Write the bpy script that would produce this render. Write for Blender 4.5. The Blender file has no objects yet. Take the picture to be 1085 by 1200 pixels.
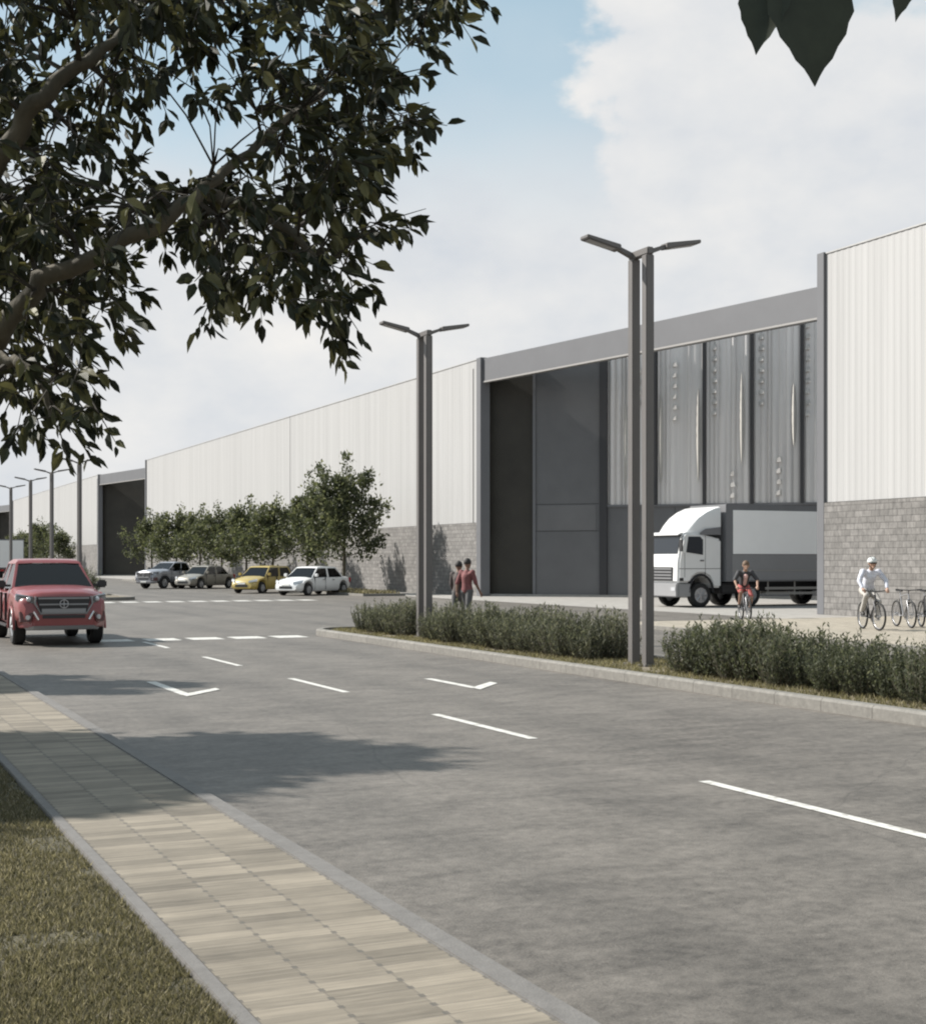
import bpy, bmesh, math, random
from mathutils import Vector, Matrix, noise as mnoise
C = bpy.context.scene.collection
R = math.radians
PI = math.pi
F = 1650.0; CX = 542.5; HY = 657.0; CH = 1.8
A = math.atan2(757.5, 1650.0)
UX, UY = -math.sin(A), math.cos(A)
VX, VY = math.cos(A), math.sin(A)

def P(s, t, z=0.0): return Vector((s*UX + t*VX, s*UY + t*VY, z))
def at(px, py, Y): return Vector(((px-CX)*Y/F, Y, CH-(py-HY)*Y/F))

# ------------------------------------------------------------------ materials
MATS = {}
def mat(name, col, rough=0.6, metal=0.0, var=0.0, vscale=6.0, bump=0.0, bscale=30.0, spec=0.5, stretch=None, coat=0.0, island=None, trans=0.0):
    if name in MATS: return MATS[name]
    m = bpy.data.materials.new(name); m.use_nodes = True
    nt = m.node_tree; N = nt.nodes; L = nt.links
    b = N['Principled BSDF']
    b.inputs['Base Color'].default_value = (*col, 1); b.inputs['Roughness'].default_value = rough
    b.inputs['Metallic'].default_value = metal; b.inputs['Specular IOR Level'].default_value = spec
    b.inputs['Coat Weight'].default_value = coat
    out = None
    if var or bump:
        tc = N.new('ShaderNodeTexCoord'); mp = N.new('ShaderNodeMapping')
        L.new(tc.outputs['Object'], mp.inputs['Vector'])
        if stretch: mp.inputs['Scale'].default_value = stretch
    if var:
        n = N.new('ShaderNodeTexNoise'); n.inputs['Scale'].default_value = vscale; n.inputs['Detail'].default_value = 6
        n.inputs['Roughness'].default_value = 0.65
        L.new(mp.outputs[0], n.inputs['Vector'])
        r = N.new('ShaderNodeMapRange'); r.inputs[1].default_value = 0.3; r.inputs[2].default_value = 0.7
        r.inputs[3].default_value = 1-var; r.inputs[4].default_value = 1+var
        L.new(n.outputs[0], r.inputs[0])
        hv = N.new('ShaderNodeMix'); hv.data_type = 'RGBA'; hv.blend_type = 'MULTIPLY'; hv.inputs[0].default_value = 1
        hv.inputs[6].default_value = (*col, 1); L.new(r.outputs[0], hv.inputs[7]); out = hv.outputs[2]
    if island:
        g = N.new('ShaderNodeNewGeometry'); cr = N.new('ShaderNodeValToRGB')
        el = cr.color_ramp.elements
        while len(el) < len(island): el.new(0.5)
        for i, (p, c) in enumerate(island): el[i].position = p; el[i].color = (*c, 1)
        L.new(g.outputs['Random Per Island'], cr.inputs[0]); out = cr.outputs[0]
    if out is not None: L.new(out, b.inputs['Base Color'])
    if trans:   # thin leaves let some light through
        tb = N.new('ShaderNodeBsdfTranslucent'); ms = N.new('ShaderNodeMixShader'); ms.inputs[0].default_value = trans
        tcx = N.new('ShaderNodeMix'); tcx.data_type = 'RGBA'; tcx.blend_type = 'MULTIPLY'; tcx.inputs[0].default_value = 1; tcx.inputs[7].default_value = (1.75, 1.75, 1.35, 1)
        if out is not None: L.new(out, tcx.inputs[6])
        else: tcx.inputs[6].default_value = (*col, 1)
        L.new(tcx.outputs[2], tb.inputs[0]); L.new(b.outputs[0], ms.inputs[1]); L.new(tb.outputs[0], ms.inputs[2]); L.new(ms.outputs[0], N['Material Output'].inputs[0])
    if bump:
        n2 = N.new('ShaderNodeTexNoise'); n2.inputs['Scale'].default_value = bscale; n2.inputs['Detail'].default_value = 4
        L.new(mp.outputs[0], n2.inputs['Vector'])
        bp = N.new('ShaderNodeBump'); bp.inputs['Strength'].default_value = bump; bp.inputs['Distance'].default_value = 0.02
        L.new(n2.outputs[0], bp.inputs['Height']); L.new(bp.outputs[0], b.inputs['Normal'])
    MATS[name] = m
    return m

def asphalt_mat(name, c0, c1, rough=0.8):
    m = bpy.data.materials.new(name); m.use_nodes = True
    nt = m.node_tree; N = nt.nodes; L = nt.links; b = N['Principled BSDF']
    tc = N.new('ShaderNodeTexCoord')
    def nz(scale, det, st=(1, 1, 1), ro=0.6):
        mp = N.new('ShaderNodeMapping'); mp.inputs['Scale'].default_value = st
        L.new(tc.outputs['Object'], mp.inputs[0])
        n = N.new('ShaderNodeTexNoise'); n.inputs['Scale'].default_value = scale; n.inputs['Detail'].default_value = det
        n.inputs['Roughness'].default_value = ro
        L.new(mp.outputs[0], n.inputs['Vector']); return n.outputs[0]
    def mul(a, k):
        x = N.new('ShaderNodeMath'); x.operation = 'MULTIPLY'; L.new(a, x.inputs[0]); x.inputs[1].default_value = k; return x.outputs[0]
    def add(a, c):
        x = N.new('ShaderNodeMath'); L.new(a, x.inputs[0]); L.new(c, x.inputs[1]); return x.outputs[0]
    f = add(add(mul(nz(0.30, 5), 0.24), mul(nz(2.4, 6, (0.75, 1.5, 1)), 0.30)), add(mul(nz(12, 5), 0.30), mul(nz(60, 3), 0.20)))
    cr = N.new('ShaderNodeValToRGB'); cr.color_ramp.elements[0].position = 0.40; cr.color_ramp.elements[1].position = 0.64
    cr.color_ramp.elements[0].color = (*c0, 1); cr.color_ramp.elements[1].color = (*c1, 1)
    L.new(f, cr.inputs[0])
    vo = N.new('ShaderNodeTexVoronoi'); vo.feature = 'DISTANCE_TO_EDGE'; vo.inputs['Scale'].default_value = 0.22
    wp = N.new('ShaderNodeMix'); wp.data_type = 'RGBA'; wp.inputs[0].default_value = 0.25
    nn = N.new('ShaderNodeTexNoise'); nn.inputs['Scale'].default_value = 0.9; nn.inputs['Detail'].default_value = 6
    L.new(tc.outputs['Object'], nn.inputs['Vector']); L.new(tc.outputs['Object'], wp.inputs[6]); L.new(nn.outputs[1], wp.inputs[7])
    L.new(wp.outputs[2], vo.inputs['Vector'])
    ck = N.new('ShaderNodeMapRange'); ck.inputs[1].default_value = 0.0; ck.inputs[2].default_value = 0.003; ck.inputs[3].default_value = 0.74; ck.inputs[4].default_value = 1
    L.new(vo.outputs['Distance'], ck.inputs[0])
    mx = N.new('ShaderNodeMix'); mx.data_type = 'RGBA'; mx.blend_type = 'MULTIPLY'; mx.inputs[0].default_value = 1
    L.new(cr.outputs[0], mx.inputs[6]); L.new(ck.outputs[0], mx.inputs[7])
    sx = N.new('ShaderNodeSeparateXYZ'); L.new(tc.outputs['Object'], sx.inputs[0])
    c1 = N.new('ShaderNodeMath'); c1.operation = 'MULTIPLY_ADD'; c1.inputs[1].default_value = 2*PI/1.9; c1.inputs[2].default_value = -2*PI*3.7/1.9; L.new(sx.outputs[0], c1.inputs[0])
    c2 = N.new('ShaderNodeMath'); c2.operation = 'COSINE'; L.new(c1.outputs[0], c2.inputs[0])
    c3 = N.new('ShaderNodeMath'); c3.operation = 'MULTIPLY'; L.new(c2.outputs[0], c3.inputs[0]); L.new(nz(1.1, 4, (1.5, .15, 1)), c3.inputs[1])
    c4 = N.new('ShaderNodeMapRange'); c4.inputs[1].default_value = 0; c4.inputs[2].default_value = .6; c4.inputs[3].default_value = 1.0; c4.inputs[4].default_value = .84; L.new(c3.outputs[0], c4.inputs[0])
    m2 = N.new('ShaderNodeMix'); m2.data_type = 'RGBA'; m2.blend_type = 'MULTIPLY'; m2.inputs[0].default_value = 1
    L.new(mx.outputs[2], m2.inputs[6]); L.new(c4.outputs[0], m2.inputs[7]); L.new(m2.outputs[2], b.inputs['Base Color'])
    b.inputs['Roughness'].default_value = rough
    bp = N.new('ShaderNodeBump'); bp.inputs['Strength'].default_value = 0.45; bp.inputs['Distance'].default_value = 0.012
    L.new(add(nz(60, 4), mul(nz(9, 3), 0.6)), bp.inputs['Height']); L.new(bp.outputs[0], b.inputs['Normal'])
    return m

def block_mat(name, c0, c1, cm, bw, bh, axis, mortar=0.012, offset=0.5, streak=None, bump=0.3, rot=0.0, contrast=1.0):
    """brick texture; axis = (component for brick length, component for height) of Object coords"""
    m = bpy.data.materials.new(name); m.use_nodes = True
    nt = m.node_tree; N = nt.nodes; L = nt.links; b = N['Principled BSDF']
    tc = N.new('ShaderNodeTexCoord'); sp = N.new('ShaderNodeSeparateXYZ'); cb = N.new('ShaderNodeCombineXYZ')
    L.new(tc.outputs['Object'], sp.inputs[0]); L.new(sp.outputs[axis[0]], cb.inputs[0]); L.new(sp.outputs[axis[1]], cb.inputs[1])
    br = N.new('ShaderNodeTexBrick'); br.offset = offset
    br.inputs['Color1'].default_value = (*c0, 1); br.inputs['Color2'].default_value = (*c1, 1); br.inputs['Mortar'].default_value = (*cm, 1)
    br.inputs['Scale'].default_value = 1; br.inputs['Mortar Size'].default_value = mortar; br.inputs['Mortar Smooth'].default_value = 0.3
    br.inputs['Brick Width'].default_value = bw; br.inputs['Row Height'].default_value = bh
    L.new(cb.outputs[0], br.inputs['Vector'])
    n = N.new('ShaderNodeTexNoise'); n.inputs['Scale'].default_value = 5; n.inputs['Detail'].default_value = 7; n.inputs['Roughness'].default_value = 0.7
    mp = N.new('ShaderNodeMapping'); mp.inputs['Scale'].default_value = streak or (1, 1, 1)
    L.new(tc.outputs['Object'], mp.inputs[0]); L.new(mp.outputs[0], n.inputs['Vector'])
    r = N.new('ShaderNodeMapRange'); r.inputs[1].default_value = 0.28; r.inputs[2].default_value = 0.72; r.inputs[3].default_value = 1-0.3*contrast; r.inputs[4].default_value = 1+0.25*contrast
    L.new(n.outputs[0], r.inputs[0])
    mx = N.new('ShaderNodeMix'); mx.data_type = 'RGBA'; mx.blend_type = 'MULTIPLY'; mx.inputs[0].default_value = 1
    L.new(br.outputs[0], mx.inputs[6]); L.new(r.outputs[0], mx.inputs[7]); L.new(mx.outputs[2], b.inputs['Base Color'])
    b.inputs['Roughness'].default_value = 0.85
    bp = N.new('ShaderNodeBump'); bp.inputs['Strength'].default_value = bump; bp.inputs['Distance'].default_value = 0.02
    iv = N.new('ShaderNodeMath'); iv.operation = 'SUBTRACT'; iv.inputs[0].default_value = 1; L.new(br.outputs[1], iv.inputs[1])
    ad = N.new('ShaderNodeMath'); ml = N.new('ShaderNodeMath'); ml.operation = 'MULTIPLY'; ml.inputs[1].default_value = 0.5
    L.new(n.outputs[0], ml.inputs[0]); L.new(iv.outputs[0], ad.inputs[0]); L.new(ml.outputs[0], ad.inputs[1])
    L.new(ad.outputs[0], bp.inputs['Height']); L.new(bp.outputs[0], b.inputs['Normal'])
    return m

# ------------------------------------------------------------------ mesh builder
class MB:
    def __init__(s): s.v = []; s.f = []
    def add(s, vs, fs):
        o = len(s.v); s.v.extend([tuple(p) for p in vs]); s.f.extend([tuple(i+o for i in f) for f in fs]); return s
    def box(s, x0, x1, y0, y1, z0, z1, M=None):
        vs = [Vector((x, y, z)) for z in (z0, z1) for (x, y) in ((x0, y0), (x1, y0), (x1, y1), (x0, y1))]
        if M: vs = [M @ p for p in vs]
        return s.add(vs, [(3, 2, 1, 0), (4, 5, 6, 7), (0, 1, 5, 4), (1, 2, 6, 5), (2, 3, 7, 6), (3, 0, 4, 7)])
    def hexa(s, bot, top):
        n = len(bot)
        return s.add(list(bot)+list(top), [tuple(range(n))[::-1], tuple(range(n, 2*n))] + [(i, (i+1) % n, n+(i+1) % n, n+i) for i in range(n)])
    def prism(s, poly, z0, z1): return s.hexa([Vector((x, y, z0)) for x, y in poly], [Vector((x, y, z1)) for x, y in poly])
    def side(s, poly, y0, y1):   # polygon in x,z extruded along y
        return s.hexa([Vector((x, y0, z)) for x, z in poly], [Vector((x, y1, z)) for x, z in poly])
    def quad(s, a, b, c, d): return s.add([a, b, c, d], [(0, 1, 2, 3)])
    def tube(s, pts, rad, n=8, cap=True):
        pts = [Vector(p) for p in pts]
        if not hasattr(rad, '__len__'): rad = [rad]*len(pts)
        rings = []; ref = None
        for i, p in enumerate(pts):
            d = (pts[min(i+1, len(pts)-1)] - pts[max(i-1, 0)])
            if d.length < 1e-9: d = Vector((0, 0, 1))
            d.normalize()
            if ref is None: ref = d.orthogonal().normalized()
            ref = (ref - d*ref.dot(d))
            if ref.length < 1e-6: ref = d.orthogonal()
            ref.normalize(); b = d.cross(ref)
            rings.append([p + (ref*math.cos(2*PI*k/n) + b*math.sin(2*PI*k/n))*rad[i] for k in range(n)])
        vs = [q for r in rings for q in r]; fs = []
        for i in range(len(rings)-1):
            for k in range(n): fs.append((i*n+k, i*n+(k+1) % n, (i+1)*n+(k+1) % n, (i+1)*n+k))
        if cap: fs += [tuple(range(n))[::-1], tuple(range((len(rings)-1)*n, len(rings)*n))]
        return s.add(vs, fs)
    def disc(s, c, axis, r, h, n=20):  # cylinder centred at c along axis
        ax = Vector(axis).normalized(); c = Vector(c); return s.tube([c-ax*h/2, c+ax*h/2], r, n)
    def ring(s, c, axis, R_, r, n=28, m=8):
        ax = Vector(axis).normalized(); e = ax.orthogonal().normalized(); g = ax.cross(e); c = Vector(c)
        vs = []; fs = []
        for i in range(n):
            a = 2*PI*i/n; d = e*math.cos(a)+g*math.sin(a)
            for k in range(m):
                b = 2*PI*k/m; vs.append(c + d*(R_+r*math.cos(b)) + ax*(r*math.sin(b)))
        for i in range(n):
            for k in range(m): fs.append((i*m+k, ((i+1) % n)*m+k, ((i+1) % n)*m+(k+1) % m, i*m+(k+1) % m))
        return s.add(vs, fs)
    def ball(s, c, r, n=12, m=8, sc=(1, 1, 1), zmin=-1):
        c = Vector(c); vs = []; fs = []
        for j in range(m+1):
            th = PI*j/m
            for i in range(n):
                a = 2*PI*i/n; z = max(math.cos(th), zmin)
                vs.append(c+Vector((r*sc[0]*math.sin(th)*math.cos(a), r*sc[1]*math.sin(th)*math.sin(a), r*sc[2]*z)))
        for j in range(m):
            for i in range(n): fs.append((j*n+i, (j+1)*n+i, (j+1)*n+(i+1) % n, j*n+(i+1) % n))
        return s.add(vs, fs)
    def loft(s, rings, cap=True):
        n = len(rings[0]); vs = [q for r in rings for q in r]; fs = []
        for i in range(len(rings)-1):
            for k in range(n): fs.append((i*n+k, i*n+(k+1) % n, (i+1)*n+(k+1) % n, (i+1)*n+k))
        if cap: fs += [tuple(range(n))[::-1], tuple(range((len(rings)-1)*n, len(rings)*n))]
        return s.add(vs, fs)
    def build(s, name, m, parent=None, smooth=0, world=False, bevel=0.0, fix=True, loc=None, seg=2):
        me = bpy.data.meshes.new(name)
        vs = s.v
        if world and parent is not None:
            Mi = xf(parent).inverted(); vs = [tuple(Mi @ Vector(p)) for p in vs]
        if loc is not None: vs = [(p[0]-loc[0], p[1]-loc[1], p[2]-loc[2]) for p in vs]
        me.from_pydata(vs, [], s.f); 
        if fix or bevel:
            bm = bmesh.new(); bm.from_mesh(me)
            bmesh.ops.recalc_face_normals(bm, faces=bm.faces)
            if bevel:
                ed = [e for e in bm.edges if len(e.link_faces) == 2 and e.calc_face_angle(0) > 0.5]
                bmesh.ops.bevel(bm, geom=ed, offset=bevel, segments=seg, affect='EDGES', clamp_overlap=True)
            bm.to_mesh(me); bm.free()
        me.materials.append(m)
        if smooth:
            me.shade_smooth(); me.set_sharp_from_angle(angle=R(smooth))
        o = bpy.data.objects.new(name, me); C.objects.link(o)
        if parent is not None: o.parent = parent
        if loc is not None: o.location = loc
        return o

def xf(o): return Matrix.Translation(o.location) @ Matrix.Rotation(o.rotation_euler.z, 4, 'Z')
def tag(o, label, cat, group=None):
    o['label'] = label; o['category'] = cat
    if group: o['group'] = group
    return o
def thing(name, label, cat, loc=(0, 0, 0), rz=0.0, group=None):
    o = bpy.data.objects.new(name, None); C.objects.link(o); o.empty_display_size = 0.3
    o.location = loc; o.rotation_euler = (0, 0, rz)
    return tag(o, label, cat, group)
def struct(name, mb, m, **k):
    o = mb.build(name, m, **k); o['kind'] = 'structure'; return o
def dup(root, loc, rz, label, group=None, sc=None):
    r = root.copy(); C.objects.link(r); r.location = loc; r.rotation_euler = (0, 0, rz); r['label'] = label
    if group: r['group'] = group
    if sc: r.scale = (sc, sc, sc)
    for ch in list(root.children):
        c = ch.copy(); C.objects.link(c); c.parent = r
        for g in list(ch.children):
            d = g.copy(); C.objects.link(d); d.parent = c
    return r

# ------------------------------------------------------------------ world, sun, camera
SUN_AZ = (0.958, -0.287); EL = 39.0
sd = Vector((SUN_AZ[0], SUN_AZ[1], 0)).normalized()*math.cos(R(EL)); sd.z = -math.sin(R(EL))
sl = bpy.data.lights.new('sun', 'SUN'); sl.energy = 5.0; sl.angle = R(1.0); sl.color = (1.0, 0.955, 0.895)
so = bpy.data.objects.new('sun', sl); C.objects.link(so); so.rotation_euler = sd.to_track_quat('-Z', 'Y').to_euler(); so.location = (-20, -10, 30)

w = bpy.data.worlds.new('World'); bpy.context.scene.world = w; w.use_nodes = True
nt = w.node_tree; N = nt.nodes; L = nt.links; N.clear()
sky = N.new('ShaderNodeTexSky'); sky.sky_type = 'NISHITA'; sky.sun_disc = False; sky.sun_elevation = R(EL)
sky.sun_rotation = math.atan2(-SUN_AZ[0], -SUN_AZ[1]) % (2*PI); sky.dust_density = 1.5; sky.air_density = 1.0; sky.ozone_density = 1.0
bg = N.new('ShaderNodeBackground'); bg.inputs[1].default_value = 0.070
wo = N.new('ShaderNodeOutputWorld')
tc = N.new('ShaderNodeTexCoord')
def math_(op, a, b=None, c=None, clamp=False):
    x = N.new('ShaderNodeMath'); x.operation = op; x.use_clamp = clamp
    for i, q in enumerate((a, b, c)):
        if q is None: continue
        if isinstance(q, (int, float)): x.inputs[i].default_value = q
        else: L.new(q, x.inputs[i])
    return x.outputs[0]
def sstep(v, a, b, lo=0.0, hi=1.0):
    x = N.new('ShaderNodeMapRange'); x.interpolation_type = 'SMOOTHSTEP'
    x.inputs[1].default_value = a; x.inputs[2].default_value = b; x.inputs[3].default_value = lo; x.inputs[4].default_value = hi
    L.new(v, x.inputs[0]); return x.outputs[0]
def wnoise(scale, det, st=(1, 1, 1.6), off=(0, 0, 0), ro=0.55):
    mp = N.new('ShaderNodeMapping'); mp.inputs['Scale'].default_value = st; mp.inputs['Location'].default_value = off
    L.new(tc.outputs['Generated'], mp.inputs[0])
    n = N.new('ShaderNodeTexNoise'); n.inputs['Scale'].default_value = scale; n.inputs['Detail'].default_value = det; n.inputs['Roughness'].default_value = ro
    L.new(mp.outputs[0], n.inputs['Vector']); return n.outputs[0]
sep = N.new('ShaderNodeSeparateXYZ'); L.new(tc.outputs['Generated'], sep.inputs[0])
nA = wnoise(5.0, 9, off=(0.4, 0.2, 0.7)); nB = wnoise(14.0, 8, off=(3, 1, 2)); nC = wnoise(2.2, 4, off=(1.1, 5, 2))
wob = math_('ADD', math_('MULTIPLY', math_('SUBTRACT', nA, 0.5), 0.16), math_('MULTIPLY', math_('SUBTRACT', nB, 0.5), 0.10))
elev = math_('ADD', sep.outputs[2], math_('MULTIPLY', wob, 0.75))
azx = math_('ADD', sep.outputs[0], math_('MULTIPLY', wob, 1.1))
high = sstep(elev, 0.20, 0.335)                       # clear blue only well above the haze band
leftof = sstep(azx, 0.080, 0.102, 1.0, 0.0)            # the cumulus bank stands to the right
blue1 = math_('MULTIPLY', high, leftof)
topright = math_('MULTIPLY', sstep(elev, 0.345, 0.375), sstep(azx, 0.17, 0.20))
blue = math_('MAXIMUM', blue1, topright)
blue = math_('MULTIPLY', blue, sstep(nC, 0.30, 0.62, 1.0, 0.6))
cloud = math_('SUBTRACT', 1.0, blue, clamp=True)
ctone = N.new('ShaderNodeValToRGB')
ctone.color_ramp.elements[0].position = 0.34; ctone.color_ramp.elements[0].color = (5.9, 6.25, 6.7, 1)
ctone.color_ramp.elements[1].position = 0.66; ctone.color_ramp.elements[1].color = (8.1, 7.95, 7.7, 1)
L.new(math_('ADD', math_('MULTIPLY', nA, 0.6), math_('MULTIPLY', nB, 0.4)), ctone.inputs[0])
blu = N.new('ShaderNodeMix'); blu.data_type = 'RGBA'; blu.inputs[0].default_value = 0.5
sca = N.new('ShaderNodeMix'); sca.data_type = 'RGBA'; sca.blend_type = 'MULTIPLY'; sca.inputs[0].default_value = 1; sca.inputs[7].default_value = (1.25, 1.25, 1.25, 1)
L.new(sky.outputs[0], sca.inputs[6]); L.new(sca.outputs[2], blu.inputs[6]); blu.inputs[7].default_value = (4.3, 6.5, 7.1, 1)
mx = N.new('ShaderNodeMix'); mx.data_type = 'RGBA'
L.new(cloud, mx.inputs[0]); L.new(blu.outputs[2], mx.inputs[6]); L.new(ctone.outputs[0], mx.inputs[7])
L.new(mx.outputs[2], bg.inputs[0]); L.new(bg.outputs[0], wo.inputs[0])

cam = bpy.data.cameras.new('camera'); co = bpy.data.objects.new('camera', cam); C.objects.link(co)
co.location = (0, 0, CH); co.rotation_euler = (R(90), 0, 0)
cam.sensor_fit = 'HORIZONTAL'; cam.sensor_width = 36; cam.lens = 36*F/1085; cam.shift_y = 57/1085
cam.clip_start = 0.05; cam.clip_end = 9000
sc = bpy.context.scene; sc.camera = co
sc.view_settings.view_transform = 'Standard'; sc.view_settings.look = 'None'; sc.view_settings.exposure = 0.68; sc.view_settings.gamma = 1
sc.cycles.pixel_filter_type = 'BLACKMAN_HARRIS'; sc.cycles.filter_width = 2.1
try: sc.cycles.use_denoising = True
except Exception: pass

# ------------------------------------------------------------------ setting
def strip(name, s0, s1, t0, t1, z, m, kind='structure'):   # flat sheet in road coordinates, object rotated with the road
    mb = MB(); mb.quad((t0, s0, z), (t1, s0, z), (t1, s1, z), (t0, s1, z))
    o = mb.build(name, m); o.rotation_euler = (0, 0, A); o['kind'] = kind; return o
def rbox(name, s0, s1, t0, t1, z0, z1, m, bevel=0.012):
    o = MB().box(t0, t1, s0, s1, z0, z1).build(name, m, bevel=bevel); o.rotation_euler = (0, 0, A); o['kind'] = 'structure'; return o
M_asph = asphalt_mat('asphalt', (0.0528, 0.0464, 0.0392), (0.18, 0.1624, 0.1408), 0.62)
M_soil = mat('dry_soil', (0.14, 0.119, 0.084), 0.95, var=0.35, vscale=0.8, bump=0.4, bscale=12)
M_conc = mat('concrete', (0.2856, 0.272, 0.2516), 0.85, var=0.16, vscale=1.5, bump=0.15, bscale=40)
M_beige = block_mat('beige_paving', (0.3196, 0.2856, 0.2312), (0.272, 0.2448, 0.1972), (0.17, 0.1496, 0.1224), 0.4, 0.4, (0, 1), 0.01, 0.5)
def paint_mat():
    m = bpy.data.materials.new('worn_road_paint'); m.use_nodes = True; nt = m.node_tree; N = nt.nodes; L = nt.links; b = N['Principled BSDF']
    tc = N.new('ShaderNodeTexCoord'); n = N.new('ShaderNodeTexNoise'); n.inputs['Scale'].default_value = 9; n.inputs['Detail'].default_value = 8; n.inputs['Roughness'].default_value = .7
    L.new(tc.outputs['Object'], n.inputs['Vector']); cr = N.new('ShaderNodeValToRGB'); e = cr.color_ramp.elements
    e[0].position = .30; e[0].color = (0.18, 0.165, 0.1425, 1); e[1].position = .50; e[1].color = (0.544, 0.536, 0.504, 1); L.new(n.outputs[0], cr.inputs[0])
    L.new(cr.outputs[0], b.inputs['Base Color']); b.inputs['Roughness'].default_value = .7; return m
M_paint = paint_mat()
M_kerb = block_mat('kerb_concrete', (0.185, 0.176, 0.158), (0.162, 0.154, 0.138), (0.115, 0.108, 0.096), 0.9, 50.0, (1, 0), 0.012, 0.0, (2, 2, 2), 0.25)
M_edge = mat('edging_concrete', (0.1404, 0.1339, 0.126), 0.85, var=0.15, vscale=9, bump=0.2, bscale=80)
def slab_mat():
    """narrow timber-look pavers: streaked strips, dark toothed joints between the columns"""
    m = bpy.data.materials.new('timber_look_paving'); m.use_nodes = True
    nt = m.node_tree; N = nt.nodes; L = nt.links; b = N['Principled BSDF']
    tc = N.new('ShaderNodeTexCoord'); sp = N.new('ShaderNodeSeparateXYZ'); L.new(tc.outputs['Object'], sp.inputs[0])
    def ma(op, a, c=None, d=None, clamp=False):
        x = N.new('ShaderNodeMath'); x.operation = op; x.use_clamp = clamp
        for i, q in enumerate((a, c, d)):
            if q is None: continue
            if isinstance(q, (int, float)): x.inputs[i].default_value = q
            else: L.new(q, x.inputs[i])
        return x.outputs[0]
    def nz(scale, st, det=6, ro=.65):
        mp = N.new('ShaderNodeMapping'); mp.inputs['Scale'].default_value = st; L.new(tc.outputs['Object'], mp.inputs[0])
        n = N.new('ShaderNodeTexNoise'); n.inputs['Scale'].default_value = scale; n.inputs['Detail'].default_value = det; n.inputs['Roughness'].default_value = ro
        L.new(mp.outputs[0], n.inputs['Vector']); return n.outputs[0]
    X = ma('DIVIDE', ma('SUBTRACT', sp.outputs[0], 1.525), .3437); wob = ma('MULTIPLY', ma('SUBTRACT', nz(1.2, (3, 1, 1), 2), .5), .25)
    Yv = ma('ADD', ma('DIVIDE', sp.outputs[1], .118), wob)
    ci = ma('FLOOR', X); ri = ma('FLOOR', Yv); fx = ma('FRACT', X); fy = ma('FRACT', Yv)
    cb = N.new('ShaderNodeCombineXYZ'); L.new(ci, cb.inputs[0]); L.new(ri, cb.inputs[1])
    wn = N.new('ShaderNodeTexWhiteNoise'); wn.noise_dimensions = '2D'; L.new(cb.outputs[0], wn.inputs[0])
    cb2 = N.new('ShaderNodeCombineXYZ'); L.new(ci, cb2.inputs[0]); L.new(ma('FLOOR', ma('DIVIDE', Yv, 3.0)), cb2.inputs[1])
    wn2 = N.new('ShaderNodeTexWhiteNoise'); wn2.noise_dimensions = '2D'; L.new(cb2.outputs[0], wn2.inputs[0])
    v = ma('ADD', ma('ADD', ma('MULTIPLY', wn.outputs[0], .20), ma('MULTIPLY', wn2.outputs[0], .08)), ma('ADD', ma('MULTIPLY', nz(1.0, (2.2, 40, 1)), .56), ma('MULTIPLY', nz(2.0, (1, 1, 1), 5), .36)))
    cr = N.new('ShaderNodeValToRGB'); e = cr.color_ramp.elements; e[0].position = .30; e[0].color = (0.06552, 0.05677, 0.04423, 1); e[1].position = .82; e[1].color = (0.2758, 0.2407, 0.1871, 1)
    k = e.new(.55); k.color = (0.1552, 0.1355, 0.1055, 1); L.new(v, cr.inputs[0])
    # joints
    dx = ma('ABSOLUTE', ma('SUBTRACT', fx, ma('ROUND', fx))); dy = ma('ABSOLUTE', ma('SUBTRACT', fy, ma('ROUND', fy)))
    tooth = ma('LESS_THAN', fy, .34)
    jx = ma('MULTIPLY', ma('LESS_THAN', dx, ma('ADD', .012, ma('MULTIPLY', tooth, .026))), ma('ADD', .45, ma('MULTIPLY', tooth, .55)))
    jy = ma('MULTIPLY', ma('LESS_THAN', dy, .04), .34)
    jt = ma('MAXIMUM', jx, jy)
    mx = N.new('ShaderNodeMix'); mx.data_type = 'RGBA'; L.new(ma('MULTIPLY', jt, .85), mx.inputs[0]); L.new(cr.outputs[0], mx.inputs[6]); mx.inputs[7].default_value = (.085, .078, .068, 1)
    L.new(mx.outputs[2], b.inputs['Base Color']); b.inputs['Roughness'].default_value = .85
    bp = N.new('ShaderNodeBump'); bp.inputs['Strength'].default_value = .4; bp.inputs['Distance'].default_value = .015
    L.new(ma('SUBTRACT', ma('MULTIPLY', v, .6), jt), bp.inputs['Height']); L.new(bp.outputs[0], b.inputs['Normal'])
    return m
M_slab = slab_mat()

strip('ground', -3000, 6000, -4000, 4000, -0.03, M_soil)
strip('road', -40, 420, 2.60, 27.2, 0.0, M_asph)
strip('cross_street', 34.5, 60, -60, 2.60, -0.002, M_asph)
strip('building_apron', -60, 400, 27.2, 60, 0.002, M_conc)
# left footpath with its two edging strips
strip('footpath', -10, 34.0, 1.525, 2.556, 0.05, M_slab).data.transform(Matrix.Translation((0, 0, 0)))
rbox('path_edging', -10, 34, 1.449, 1.522, -0.03, 0.058, M_edge, 0.006)
rbox('path_kerb', -10, 34, 2.559, 2.69, -0.03, 0.056, M_edge, 0.008)
rbox('far_footpath', 60, 300, 0.4, 2.6, -0.02, 0.08, M_conc)
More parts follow.
